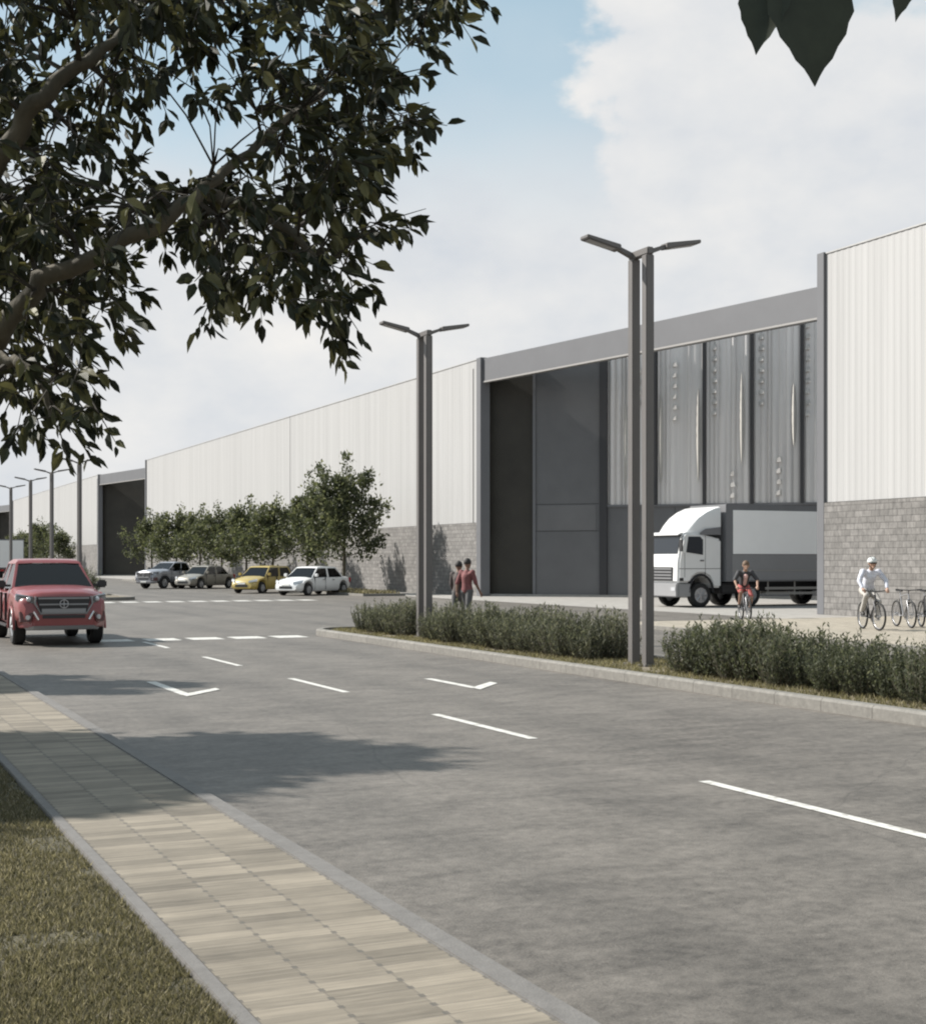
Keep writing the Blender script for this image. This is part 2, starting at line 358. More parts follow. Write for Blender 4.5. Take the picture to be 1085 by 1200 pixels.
# centre line dashes, lane arrows, crossing bars
def dashes(name, lst, z=0.005):
    mb = MB()
    for (s0, s1, t0, t1) in lst: mb.quad((t0, s0, z), (t1, s0, z), (t1, s1, z), (t0, s1, z))
    o = mb.build(name, M_paint); o.rotation_euler = (0, 0, A); o['kind'] = 'structure'; return o
dashes('centre_line', [(7.0-5.4, 9.6-5.4, 6.51, 6.62), (7.0, 9.6, 6.51, 6.62), (12.6, 15.1, 6.51, 6.62), (18.1, 20.6, 6.51, 6.62), (23.4, 25.9, 6.51, 6.62), (28.8, 31.2, 6.51, 6.62)])
dashes('crossing_bars', [(31.5, 32.4, 6.75+i*1.0, 7.5+i*1.0) for i in range(4)] + [(31.5, 32.4, 5.72, 6.45), (31.5, 32.4, 2.9, 3.5)])
dashes('far_crossing_bars', [(60.5, 61.9, 2.9+i*1.0, 3.6+i*1.0) for i in range(18)])
def arrow(tc_, st, barbs=(-1, 1), ln=2.5):   # arrow pointing towards the camera
    mb = MB(); z = 0.005
    mb.add([(tc_-.07, st+.25, z), (tc_+.07, st+.25, z), (tc_+.07, st+ln, z), (tc_-.07, st+ln, z)], [(0, 1, 2, 3)])
    for q in barbs:
        z2 = z+.001*(2+q); mb.add([(tc_-q*.06, st, z2), (tc_+q*.60, st+.80, z2), (tc_+q*.60, st+1.05, z2), (tc_-q*.06, st+.30, z2)], [(0, 1, 2, 3)])
    o = mb.build('lane_arrow', M_paint); o.rotation_euler = (0, 0, A); o['kind'] = 'structure'
arrow(4.5, 18.4, (1,)); arrow(8.45, 17.7, (1,), 2.0)

# planted median with rounded ends
def median(name_k, name_b, s0, s1, t0, t1):
    r = (t1-t0)/2
    def outline(off):
        pts = []; rr = r-off; tcn = (t0+t1)/2
        for k in range(13):
            a = PI*k/12; pts.append((tcn+rr*math.cos(a), s1-r+rr*math.sin(a)))
        for k in range(13):
            a = PI+PI*k/12; pts.append((tcn+rr*math.cos(a), s0+r+rr*math.sin(a)))
        return pts
    a = outline(0); b = outline(0.03); c = outline(0.16); n = len(a); mb = MB()
    rows = [[(x, y, 0) for x, y in a], [(x, y, .125) for x, y in a], [(x, y, .155) for x, y in b], [(x, y, .155) for x, y in c], [(x, y, .05) for x, y in c]]
    vs = [p for q in rows for p in q]; fs = [(i*n+k, i*n+(k+1) % n, (i+1)*n+(k+1) % n, (i+1)*n+k) for i in range(len(rows)-1) for k in range(n)]
    mb.add(vs, fs)
    o = mb.build(name_k, M_kerb, smooth=35); o.rotation_euler = (0, 0, A); o['kind'] = 'structure'
    b2 = MB(); b2.add([(x, y, .10) for x, y in c], [tuple(range(n))])
    o = b2.build(name_b, M_soil); o.rotation_euler = (0, 0, A); o['kind'] = 'structure'
median('median_kerb', 'median_bed', -12, 33.2, 10.9, 13.3)
median('far_median_kerb', 'far_median_bed', 64, 300, 10.9, 13.3)
rbox('plaza_kerb', -30, 34, 19.9, 20.05, -0.02, 0.085, M_kerb)
rbox('plaza_paving', -30, 34, 20.05, 30.4, -0.02, 0.08, M_beige, 0.0)
rbox('tree_island', 66.5, 128, 25.0, 27.3, -0.02, 0.12, M_kerb)
rbox('far_tree_island', 166, 215, 25.0, 27.3, -0.02, 0.12, M_kerb)

# grass
rnd = random.Random(7)
def grass(name, pts, hmin, hmax, m, wd=0.006):
    mb = MB()
    for p in pts:
        a = rnd.uniform(0, 2*PI); h = rnd.uniform(hmin, hmax); d = Vector((math.cos(a), math.sin(a), 0))*wd
        lean = Vector((rnd.gauss(0, .5), rnd.gauss(0, .5), 0))*h
        mb.v.extend([tuple(p-d), tuple(p+d), tuple(p+lean+Vector((0, 0, h)))]); k = len(mb.v); mb.f.append((k-3, k-2, k-1))
    o = mb.build(name, m, fix=False); o['kind'] = 'stuff'; return o
M_grass = mat('verge_grass', (0.09285, 0.09188, 0.05139), 0.75, island=[(0, (0.05571, 0.0533, 0.03083)), (0.45, (0.104, 0.09464, 0.05961)), (0.8, (0.1578, 0.1397, 0.09455)), (1, (0.2879, 0.2573, 0.1953))], spec=0.25, trans=.4)
M_grassd = mat('median_grass', (0.075, 0.075, 0.0375), 0.8, island=[(0, (0.09, 0.0825, 0.04125)), (0.5, (0.15, 0.135, 0.07875)), (1, (0.27, 0.24, 0.15))], spec=0.2, trans=.3)
M_turf = mat('turf_soil', (0.075, 0.0675, 0.042), 0.95, var=0.4, vscale=4, bump=0.5, bscale=30)
strip('verge', -10, 34, -14, 1.449, 0.03, M_turf)
pts = []
while len(pts) < 62000:
    Y = 4.6+ (13.5-4.6)*rnd.random()**1.5; X = rnd.uniform(-.36*Y, -.36); s_ = X*UX+Y*UY; t_ = X*VX+Y*VY
    if t_ < 1.44 and s_ < 33.9:
        if mnoise.noise(Vector((X*2.2, Y*2.2, 3))) < -0.42 and rnd.random() < .7: continue
        pts.append(Vector((X, Y, 0.03)))
grass('grass', pts, 0.012, 0.040, M_grass, 0.0045)
pts = []
for i in range(26000):
    s_ = rnd.uniform(9, 34.0); t_ = rnd.uniform(11.06, 13.1)
    if s_ > 33.0 or (s_ > 32.1 and abs(t_-12.1) > .6): continue
    if mnoise.noise(Vector((s_*1.5, t_*1.5, 1))) < -.3: continue
    pts.append(P(s_, t_, .10))
grass('median_grass', pts, 0.03, 0.085, M_grassd, 0.010)
pts = [P(rnd.uniform(66.7, 73+rnd.random()*54), rnd.uniform(25.1, 27.2), .12) for i in range(5000)]
grass('island_grass', pts, 0.08, 0.22, M_grass, 0.04)

# ------------------------------------------------------------------ warehouse
T0 = 30.5; H = 12.0; PL = 3.72
M_clad = mat('white_cladding', (0.366, 0.364, 0.360), 0.5, var=0.10, vscale=1.0, stretch=(0.2, 2.1, 0.04), bump=0.0)
M_frame = mat('portal_grey', (0.125, 0.127, 0.135), 0.5, var=0.05, vscale=0.8)
M_fdark = mat('dark_joint', (0.03, 0.03, 0.033), 0.6)
M_door = mat('door_grey', (0.105, 0.106, 0.110), 0.45, var=0.10, vscale=0.5)
M_doorb = mat('door_band_grey', (0.122, 0.122, 0.125), 0.45, var=0.08, vscale=0.5)
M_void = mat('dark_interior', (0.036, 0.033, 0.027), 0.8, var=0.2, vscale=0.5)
M_streak = mat('painted_streak_highlight', (0.44, 0.425, 0.395), 0.4, var=.08, vscale=3)  # pale colour paints the reflected light streaks on the ribbed sheet
M_speckle = mat('painted_speckle_highlight', (0.42, 0.405, 0.385), 0.4, var=.35, vscale=1.2)  # pale colour paints the small reflected specks on the ribbed sheet
M_rib = mat('ribbed_sheet', (0.60, 0.58, 0.565), 0.44, metal=0.30, var=0.18, vscale=1.0, stretch=(1.2, 1.2, 0.06))
M_block = block_mat('concrete_block', (0.2052, 0.1958, 0.1858), (0.1476, 0.1411, 0.1339), (0.1116, 0.1066, 0.1008), 0.4, 0.2, (1, 2), 0.014, 0.5, (1.6, 1.6, .9), 0.6, contrast=1.3)
M_roof = mat('roof_sheet', (0.45, 0.45, 0.45), 0.6, var=0.1, vscale=0.4)
wh = thing('warehouse', 'long white ribbed-clad warehouse with grey block base and tall grey loading portals', 'warehouse', tuple(P(51, T0)), A)
def wl(s, t, z): return P(s, t, z)
def cladding(s0, s1, z0, z1):
    mb = MB(); pitch = 0.30; prof = []; s = s0; q = random.Random(int(s0*10))
    while s < s1-0.01:
        e = min(s+pitch, s1); k = (e-s)
        for f_, d in ((0, 0), (.40, 0), (.54, .0075), (.84, .0075), (1, 0)):
            prof.append((s+k*f_, d))
        s = e
    pts = []
    vs = []; fs = []
    for (s_, d) in prof: vs += [wl(s_, T0-d, z0), wl(s_, T0-d, z1)]
    for i in range(len(prof)-1): fs.append((2*i, 2*i+2, 2*i+3, 2*i+1))
    mb.add(vs, fs)
    mb.hexa([wl(s0, T0+.004, z0), wl(s1, T0+.004, z0), wl(s1, T0+.25, z0), wl(s0, T0+.25, z0)], [wl(s0, T0+.004, z1), wl(s1, T0+.004, z1), wl(s1, T0+.25, z1), wl(s0, T0+.25, z1)])
    o = mb.build('wall_cladding', M_clad, wh, world=True, fix=False)
    c = MB().hexa([wl(s0, T0-.035, z1), wl(s1, T0-.035, z1), wl(s1, T0+.3, z1), wl(s0, T0+.3, z1)], [wl(s0, T0-.035, z1+.05), wl(s1, T0-.035, z1+.05), wl(s1, T0+.3, z1+.05), wl(s0, T0+.3, z1+.05)])
    c.build('coping', M_clad, o)  # placed below in world space
    ch = o.children[0]; ch.data.transform(xf(wh).inverted()); return o
def rb(mb, s0, s1, t0, t1, z0, z1):
    return mb.hexa([wl(s0, t0, z0), wl(s1, t0, z0), wl(s1, t1, z0), wl(s0, t1, z0)], [wl(s0, t0, z1), wl(s1, t0, z1), wl(s1, t1, z1), wl(s0, t1, z1)])
blocks = [(-25, 37.5), (64.6, 143.4), (170.6, 250.2), (277.4, 380)]
for (s0, s1) in blocks:
    cuts = [s0]+[c for c in (95.8, 200.5) if s0 < c < s1]+[s1]
    for a_, b_ in zip(cuts[:-1], cuts[1:]): cladding(a_+(.05 if a_ != s0 else 0), b_-(.05 if b_ != s1 else 0), PL+.02, H)
    mb = MB(); rb(mb, s0, s1, T0-.09, T0+.2, 0, PL)
    mb.build('block_plinth', M_block, wh, world=True)
    mb = MB(); rb(mb, s0, s1, T0+.28, T0+60, 11.2, 11.4); mb.build('roof', M_roof, wh, world=True)
    mb = MB(); rb(mb, s0, s0+.25, T0+.31, T0+60, 0, 11.15); mb.build('end_wall', M_frame, wh, world=True)
    mb = MB(); rb(mb, s1-.25, s1, T0+.31, T0+60, 0, 11.15); mb.build('end_wall', M_frame, wh, world=True)
def frm(W0, W1):
    d = (W1-W0).normalized(); n = Vector((d.y, -d.x, 0))   # n points to the camera side
    return lambda x, dep, z: Vector((W0.x, W0.y, 0)) + d*x - n*dep + Vector((0, 0, z))
def fb(mb, f, x0, x1, d0, d1, z0, z1, z1b=None):
    z1b = z1 if z1b is None else z1b
    return mb.hexa([f(x0, d0, z0), f(x1, d0, z0), f(x1, d1, z0), f(x0, d1, z0)], [f(x0, d0, z1), f(x1, d0, z1b), f(x1, d1, z1b), f(x0, d1, z1)])
def portal(ds, near):
    off = Vector((UX, UY, 0))*ds
    sL, sR = 64.6+ds, 37.5+ds
    pf = MB(); rb(pf, sL-.5, sL-.003, T0-.10, T0+.42, 0, H+.06); o = pf.build('portal_jamb', M_frame, wh, world=True, bevel=.01)
    pf = MB(); rb(pf, sR+.003, sR+.36, T0-.10, T0+.5, 0, H+.06); pf.build('portal_jamb', M_frame, wh, world=True, bevel=.01)
    # portal beam, swung back towards its right end
    a0 = P(sL-.5, T0+.05); a1 = P(sR+.003, T0+4.05); f = frm(a0, a1); ln = (a1-a0).length
    b_ = MB(); fb(b_, f, 0, ln, 0, .7, 10.86, 12.0); b_.build('portal_beam', M_frame, wh, world=True, bevel=.01)
    tr = MB(); fb(tr, f, 0, ln, -.03, .2, 10.78, 10.857); tr.build('beam_trim', mat('trim_grey', (.30, .29, .28), .5), wh, world=True)
    W0 = Vector((1.0, 71.5, 0))+off; W1 = Vector((30.0, 61.4, 0))+off; g = frm(W0, W1); d = (W1-W0).normalized()
    def xa(X): return (X-1.0)/d.x            # distance along the rear wall from world X (near portal)
    def top(x): return 11.6+x*(14.1-11.6)/xa(16.8)
    if near:
        xo, xd, xe = xa(3.5), xa(6.75), xa(7.1); xend = (W1-W0).length
    else:
        xo, xd, xe = xa(8.6), xa(14.5), xa(14.8); xend = (W1-W0).length
    v = MB(); fb(v, g, -.6, xo, .22, .5, 0, top(0), top(xo)); v.build('gate_opening', M_void, wh, world=True)
    v = MB(); fb(v, g, 0, xend, -.12, .3, 0, .11); v.build('threshold', M_conc, wh, world=True)
    # sliding door: leaf, band, stiles
    dr = MB(); fb(dr, g, xo, xd, .05, .3, .112, top(xo), top(xd)); dr = dr.build('sliding_door', M_door, wh, world=True)
    def sub(mb, nm, m, par):
        o = mb.build(nm, m, par); o.data.transform(xf(wh).inverted()); return o
    q = MB(); fb(q, g, xo+.25, xd-.2, .035, .05, 3.3, 4.55); sub(q, 'door_band', M_doorb, dr)
    for z in (3.26, 4.6):
        q = MB(); fb(q, g, xo+.05, xd-.05, .042, .05, z, z+.03); sub(q, 'panel_joint', M_fdark, dr)
    q = MB(); fb(q, g, xo, xo+.14, -.02, .048, .112, top(xo)-.3); sub(q, 'stile', M_frame, dr)
    q = MB(); fb(q, g, xd+.003, xe, -.10, .3, .112, top(xd), top(xe)); q.build('post', M_fdark, wh, world=True)
    # lower dark panel and ribbed sheet above it
    q = MB(); fb(q, g, xe, xend, .06, .3, .112, 4.5); low = q.build('base_panel', M_door, wh, world=True)
    x = xe+1.1
    while x < xend:
        qq = MB(); fb(qq, g, x, x+.03, .05, .06, .15, 4.4); sub(qq, 'panel_joint', M_fdark, low); x += 2.24
    mul = [xa(X) for X in (9.36, 11.6, 13.75, 15.95, 18.2, 20.4, 22.6, 24.8, 27.0)] if near else [xa(16.9), xa(19.2), xa(22), xa(25)]
    edges = [xe]+mul+[xend]
    rr = random.Random(5)
    for a_, b2 in zip(edges[:-1], edges[1:]):
        if b2-a_ < .3: continue
        mb = MB(); prof = []; x = a_+.05
        while x < b2-.06:
            pw = rr.choice((.18, .24, .34, .5)); dep = rr.choice((.05, .08, .12))
            e = min(x+pw, b2-.05)
            n = 6
            for k in range(n): prof.append((x+(e-x)*k/n, .14-dep*math.sin(PI*k/n)))
            x = e
        prof.append((b2-.05, .14))
        vs = []; fs = []
        for (x, dd) in prof: vs += [g(x, dd, 4.55), g(x, dd, top(x)-.05)]
        for i in range(len(prof)-1): fs.append((2*i, 2*i+2, 2*i+3, 2*i+1))
        mb.add(vs, fs); fb(mb, g, a_, b2, .145, .3, 4.52, top(a_), top(b2))
        mb.build('ribbed_panel', M_rib, wh, world=True, smooth=50)
    for x in mul:
        q = MB(); fb(q, g, x-.07, x+.07, -.06, .14, 4.51, top(x)-.1); q.build('mullion', M_fdark, wh, world=True)
    q = MB(); fb(q, g, xe, xend, -.03, .16, 4.44, 4.53); q.build('sill', M_frame, wh, world=True)
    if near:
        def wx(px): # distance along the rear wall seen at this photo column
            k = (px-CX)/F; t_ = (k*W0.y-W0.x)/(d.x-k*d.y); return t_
        for (px, z0, z1) in ((733, 5.4, 9.6), (774, 5.6, 9.9), (818, 5.6, 10.1), (869, 6.4, 10.8), (930, 7.2, 10.2)):  # added pale fins imitate tall streaks of reflected light
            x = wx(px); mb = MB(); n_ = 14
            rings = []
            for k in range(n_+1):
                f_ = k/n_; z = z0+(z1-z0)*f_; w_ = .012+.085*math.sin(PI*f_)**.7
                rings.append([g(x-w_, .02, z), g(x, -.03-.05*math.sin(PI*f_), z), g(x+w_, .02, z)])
            mb.loft(rings, True); mb.build('streak_highlight', M_streak, wh, world=True, smooth=60)
        for (px, z0, z1) in ((748, 9.4, 11.0), (790, 8.6, 11.2), (837, 8.8, 12.0), (892, 9.2, 12.8), (946, 8.6, 13.0), (858, 4.8, 6.2), (912, 4.9, 6.6)):  # added rows of pale tabs imitate specks of reflected light
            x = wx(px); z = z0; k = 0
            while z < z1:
                MB().loft([[g(x-.10+.02*(k % 2), -.02, z), g(x+.10+.05*(k % 2), -.06, z+.02), g(x+.09, -.02, z+.26), g(x-.08, -.005, z+.20)], [g(x-.10, .04, z), g(x+.10, .04, z+.02), g(x+.09, .04, z+.26), g(x-.08, .04, z+.20)]]).build('speckle_highlight', M_speckle, wh, world=True); z += .52; k += 1
portal(0, True); portal(106, False); portal(212.8, False)

# ------------------------------------------------------------------ street lamps
M_pole = mat('lamp_metal', (0.132, 0.124, 0.12), 0.5, metal=0.2, var=0.06, vscale=2)
M_lens = mat('lamp_lens', (0.35, 0.35, 0.36), 0.3)
def make_lamp(label):
    o = thing('street_lamp', label, 'street lamp', (0, 0, 0), 0, 'twin-post street lamps along the median')
    for y in (-.21, .21):   # local y runs along the road
        MB().box(-.075, .075, y-.075, y+.075, .0, 6.62).build('post', M_pole, o, bevel=.012)
        MB().box(-.13, .13, y-.13, y+.13, -.01, .03).build('base_plate', M_pole, o, bevel=.006)
    MB().box(-.06, .06, -.30, .30, 6.622, 6.74).build('top_bracket', M_pole, o, bevel=.015)
    for q, y in ((-1, .21), (1, -.21)):
        mb = MB(); mb.hexa([Vector((q*.05, y-.05, 6.64)), Vector((q*.34, y-.05, 6.76)), Vector((q*.34, y+.05, 6.76)), Vector((q*.05, y+.05, 6.64))],
                           [Vector((q*.05, y-.05, 6.72)), Vector((q*.34, y-.05, 6.82)), Vector((q*.34, y+.05, 6.82)), Vector((q*.05, y+.05, 6.72))])
        arm = mb.build('arm', M_pole, o)
        mb = MB(); mb.hexa([Vector((q*.30, y-.11, 6.735)), Vector((q*0.94, y-.13, 6.875)), Vector((q*0.94, y+.13, 6.875)), Vector((q*.30, y+.11, 6.735))],
                           [Vector((q*.30, y-.11, 6.83)), Vector((q*0.94, y-.13, 6.935)), Vector((q*0.94, y+.13, 6.935)), Vector((q*.30, y+.11, 6.83))])
        hd = mb.build('lamp_head', M_pole, o, bevel=.012)
        mb = MB(); mb.hexa([Vector((q*.40, y-.08, 6.752)), Vector((q*.88, y-.09, 6.852)), Vector((q*.88, y+.09, 6.852)), Vector((q*.40, y+.08, 6.752))],
                           [Vector((q*.40, y-.08, 6.766)), Vector((q*.88, y-.09, 6.866)), Vector((q*.88, y+.09, 6.866)), Vector((q*.40, y+.08, 6.766))])
        mb.build('lens', M_lens, hd)
    return o
lamp = make_lamp('nearest and largest twin-post lamp, in front of the truck cab between two hedges')
lamp.location = P(19.55, 12.15, .10); lamp.rotation_euler.z = A
LG = 'twin-post street lamps along the median'
for s_, lb in ((28.5, 'second twin-post lamp, at the left end of the long hedge before the block wall'),
               (73.2, 'distant lamp just left of the far dark portal, tallest of the far cluster'),
               (82.5, 'distant lamp rising over the middle of the red pickup cab'),
               (91.2, 'distant lamp rising over the left side of the red pickup cab'),
               (101.0, 'farthest lamp, cut by the left picture edge above the far portal')):
    dup(lamp, tuple(P(s_, 12.15, .10)), A, lb, LG)

# ------------------------------------------------------------------ trees
M_bark = mat('bark', (0.088, 0.077, 0.055), 0.9, var=0.35, vscale=9, bump=0.6, bscale=25, stretch=(1, 1, .4))
M_leaf = mat('foreground_leaf', (0.03, 0.035, 0.02), 0.55, island=[(0, (0.016, 0.019, 0.012)), (0.5, (0.030, 0.034, 0.018)), (0.80, (0.065, 0.066, 0.030)), (1, (0.17, 0.16, 0.075))], spec=0.22, trans=.12)
M_twig = mat('dark_twig', (0.035, 0.030, 0.022), 0.9)
M_leafm = mat('street_tree_leaf', (0.041, 0.0492, 0.0246), 0.6, island=[(0, (0.0328, 0.03936, 0.02132)), (0.5, (0.06068, 0.07052, 0.03772)), (0.85, (0.0984, 0.1066, 0.05904)), (1, (0.1558, 0.1599, 0.0984))], spec=0.3, trans=.38)

def leaf(mb, p, d, nrm, ln, wd):
    """ovate leaf with a fold and a pointed tip"""
    d = d.normalized(); s = d.cross(nrm)
    if s.length < 1e-4: s = d.orthogonal()
    s.normalize(); n = s.cross(d)
    k = len(mb.v); f = .10*ln
    for (a, b, c) in ((0, 0, 0), (.30, .46, f), (.62, .42, f*.9), (1.0, 0, -.05*ln), (.62, -.42, f*.9), (.30, -.46, f), (.46, 0, -.02*ln)):
        mb.v.append(tuple(p + d*(a*ln) + s*(b*wd) + n*c))
    mb.f.extend([(k, k+1, k+6), (k+1, k+2, k+6), (k+2, k+3, k+6), (k, k+6, k+5), (k+6, k+3, k+4), (k+6, k+4, k+5)])

def inpoly(x, y, poly):
    c = False; j = len(poly)-1
    for i in range(len(poly)):
        xi, yi = poly[i]; xj, yj = poly[j]
        if (yi > y) != (yj > y) and x < (xj-xi)*(y-yi)/(yj-yi)+xi: c = not c
        j = i
    return c

def rv(r): return Vector((r.gauss(0, 1), r.gauss(0, 1), r.gauss(0, 1))).normalized()

def foreground_tree():
    r = random.Random(21)
    tb = Vector((-2.45, 4.65, 0.02))
    o = thing('tree', 'large overhanging broadleaf tree in the upper left, close to the camera', 'tree', tuple(tb))
    trunk = MB()
    fork = Vector((-2.30, 4.6, 1.95))
    trunk.tube([tb-Vector((0, 0, .1)), tb+Vector((.02, 0, .5)), tb+Vector((.06, 0, 1.2)), fork, fork+Vector((.02, .02, .2))], [.24, .19, .165, .16, .13], 14)
    limbs = []
    l1 = [fork, at(-130, 520, 4.6), at(-50, 430, 4.6), at(5, 385, 4.5), at(50, 325, 4.45), at(110, 300, 4.4), at(175, 268, 4.4), at(228, 232, 4.4), at(262, 205, 4.5), at(320, 150, 4.7), at(390, 100, 5.0), at(440, 40, 5.1), at(470, -40, 5.1)]
    limbs.append((l1, [.12, .070, .044, .035, .030, .026, .024, .020, .016, .013, .011, .008, .006]))
    l2 = [fork, at(-150, 400, 4.7), at(-80, 300, 4.75), at(-25, 230, 4.6), at(10, 168, 4.5), at(48, 112, 4.45), at(92, 80, 4.5), at(135, 50, 4.6), at(200, -60, 5.1), at(240, -180, 5.2)]
    limbs.append((l2, [.11, .070, .048, .038, .033, .028, .022, .017, .012, .007]))
    l3 = [fork, fork+Vector((.0, .2, .9)), fork+Vector((-.1, .3, 1.9)), fork+Vector((.1, .5, 2.9)), fork+Vector((.4, .5, 3.8))]
    limbs.append((l3, [.11, .09, .07, .045, .02]))
    l4 = [at(-50, 430, 4.6), at(-10, 420, 4.5), at(25, 425, 4.45), at(50, 450, 4.4), at(60, 490, 4.4)]
    limbs.append((l4, [.03, .022, .016, .011, .006]))
    l5 = [at(230, 230, 4.75), at(280, 235, 4.6), at(330, 262, 4.55), at(370, 300, 4.5), at(395, 360, 4.45)]
    limbs.append((l5, [.026, .02, .015, .01, .006]))
    l6 = [fork+Vector((0, .2, .9)), fork+Vector((-.7, -.3, 1.6)), fork+Vector((-1.3, -.6, 2.1))]
    limbs.append((l6, [.07, .045, .015]))
    l7 = [fork+Vector((-.1, .3, 1.9)), Vector((-1.6, 3.9, 4.5)), Vector((-.7, 3.0, 4.4)), Vector((.0, 2.5, 3.7)), Vector((.42, 2.1, 3.05)), Vector((.62, 2.0, 2.78))]
    limbs.append((l7, [.05, .035, .025, .016, .010, .005]))
    nodes = []
    for pts, rad in limbs:
        # resample with a little wobble
        q = []; rr = []
        for i in range(len(pts)-1):
            for k in range(4):
                f_ = k/4; q.append(pts[i].lerp(pts[i+1], f_)); rr.append(rad[i]*(1-f_)+rad[i+1]*f_)
        q.append(pts[-1]); rr.append(rad[-1])
        q2 = [q[0]]+[p+rv(r)*.55*min(.03, rr[i+1]) for i, p in enumerate(q[1:])]
        MBt = trunk; MBt.tube(q2, rr, 10)
        if pts is not l7:
            nodes += [(p, rr[i]) for i, p in enumerate(q2) if i > 6 or pts in (l4, l5)]
    poly = [(-40, -60), (560, -60), (540, 0), (508, 35), (480, 68), (465, 110), (482, 135), (500, 165), (478, 165), (445, 190), (428, 225), (425, 255), (455, 272), (425, 290), (415, 315), (432, 348), (408, 352), (405, 385), (395, 428), (378, 395), (360, 372),
            (335, 380), (318, 350), (305, 388), (295, 340), (270, 335), (258, 355), (238, 380), (228, 360), (240, 330), (226, 300), (190, 292), (165, 285), (140, 300), (150, 335), (132, 350), (142, 385), (112, 405), (108, 440), (95, 470), (118, 495), (92, 522), (68, 520), (40, 505), (18, 520), (2, 485), (-40, 470)]
    holes = [(205, 158, 72, 30), (55, 75, 30, 18), (15, 42, 26, 16), (60, 150, 28, 20), (190, 62, 26, 16), (240, 92, 40, 20), (185, 205, 26, 18), (105, 245, 26, 18), (285, 130, 30, 16), (330, 60, 22, 16), (400, 235, 16, 14), (135, 215, 20, 14), (445, 60, 16, 16)]
    clusters = []
    tries = 0
    L1 = [(-60, 440), (5, 385), (50, 325), (110, 300), (175, 268), (228, 232), (262, 205)]; L2 = [(-25, 230), (10, 168), (48, 112), (92, 80), (120, 62)]
    def near_limb(x, y):
        m_ = 1e9
        for LL in (L1, L2):
            for (a, b), (c, d) in zip(LL[:-1], LL[1:]):
                f_ = max(0, min(1, ((x-a)*(c-a)+(y-b)*(d-b))/((c-a)**2+(d-b)**2))); m_ = min(m_, math.hypot(x-a-f_*(c-a), y-b-f_*(d-b)))
        return m_
    while len(clusters) < 930 and tries < 60000:
        tries += 1
        x = r.uniform(-40, 560); y = r.uniform(-60, 525)
        if not inpoly(x, y, poly): continue
        if any(((x-a)/c)**2+((y-b)/d)**2 < 1.25 for a, b, c, d in holes): continue
        if y < 210 and x < 330 and r.random() < .22: continue
        nl_ = near_limb(x, y)
        clusters.append((at(x, y-12, r.uniform(4.75, 5.7) if nl_ < 28 and r.random() < .80 else r.uniform(4.0, 5.6)), True))
    for i in range(520):     # rest of the crown, out of the frame to the left and above
        d = rv(r); p = Vector((-2.3, 4.8, 4.7))+Vector((d.x*1.9, d.y*1.6, d.z*1.9))*r.random()**.4
        px = CX+F*p.x/p.y; py = HY-F*(p.z-CH)/p.y
        if px > -20 and py > -40: continue
        if p.z < 2.6: continue
        clusters.append((p, False))
    lv = MB(); twg = MB()
    def dist(p): return min((p-n[0]).length for n in nodes)
    clusters.sort(key=lambda c: dist(c[0]))
    for p, vis in clusters:
        best = min(nodes, key=lambda n: (p-n[0]).length + (0.25 if n[1] < .004 else 0))
        q = best[0]; L_ = (p-q).length
        mid = q.lerp(p, .5)+Vector((0, 0, .06*L_))+rv(r)*.05*L_
        r0 = max(.0030, min(best[1]*.55, .012))
        if L_ > .04: twg.tube([q, mid, p], [r0, r0*.75, .0022], 4, False); nodes.append((mid, r0*.7)); nodes.append((p, .0035))
        # leafy twig
        td = ((p-q).normalized()*.6 + Vector((r.gauss(.25, .5), r.gauss(0, .5), r.gauss(-.45, .4)))).normalized()
        tl = r.uniform(.07, .16)
        twg.tube([p, p+td*tl], [.0025, .0012], 4, False)
        for k in range(r.randint(7, 11)):
            b = p + td*tl*r.uniform(-.15, 1.0)
            dd = (td*.7 + rv(r)*.85 + Vector((.1, 0, -.50))).normalized()
            ln = r.uniform(.036, .084)
            leaf(lv, b+dd*.012, dd, (rv(r)*.8+Vector((-.2, -.3, .7))), ln, ln*r.uniform(.36, .50))
    trunk.build('trunk', M_bark, o, smooth=60, fix=False, world=True)
    twg.build('branches', M_twig, o, smooth=60, fix=False, world=True)
    lv.build('crown', M_leaf, o, fix=False, world=True)
    # big leaves of the low twig hanging in at the upper right
    bl = MB()
    def bigleaf(base, tip, wd, tilt):
        base = Vector(base); tip = Vector(tip); d = tip-base; ln = d.length; d.normalize()
        s = d.cross(Vector((tilt, -1, .15))).normalized(); n = s.cross(d)
        prof = [(0, .02), (.07, .16), (.16, .34), (.28, .455), (.40, .49), (.50, .475), (.58, .425), (.66, .365), (.74, .29), (.82, .20), (.88, .13), (.93, .065), (.97, .03), (1, .004)]
        k = len(bl.v); m_ = len(prof)
        for i, (a, b) in enumerate(prof):
            j = .012*(1 if i % 2 else -1)
            for q in (-1, 0, 1):
                bl.v.append(tuple(base+d*(a*ln)+s*(q*(b+j*(b > .1))*wd)+n*(abs(q)*b*wd*.22 - .10*ln*a*a)))
        for i in range(m_-1):
            for q in (0, 1): bl.f.append((k+3*i+q, k+3*i+q+1, k+3*i+q+4, k+3*i+q+3))
    D = 2.0
    for (b0, t0, wd, ti) in (((935, -55), (961, 93), .132, .15), ((905, -42), (885, 57), .075, -.3), ((1062, -70), (1056, 20), .055, .4), ((1000, -90), (1010, -12), .06, .2)):
        B = at(b0[0], b0[1], D); T = at(t0[0], t0[1], D*.985)
        bigleaf(B, T, wd, ti)
    lf = bl.build('hanging_leaves', mat('hanging_leaf', (.030, .036, .022), .5, var=.2, vscale=20, spec=.25), o, fix=False, world=True, smooth=60)
    tw = MB(); e = Vector((.62, 2.0, 2.78))
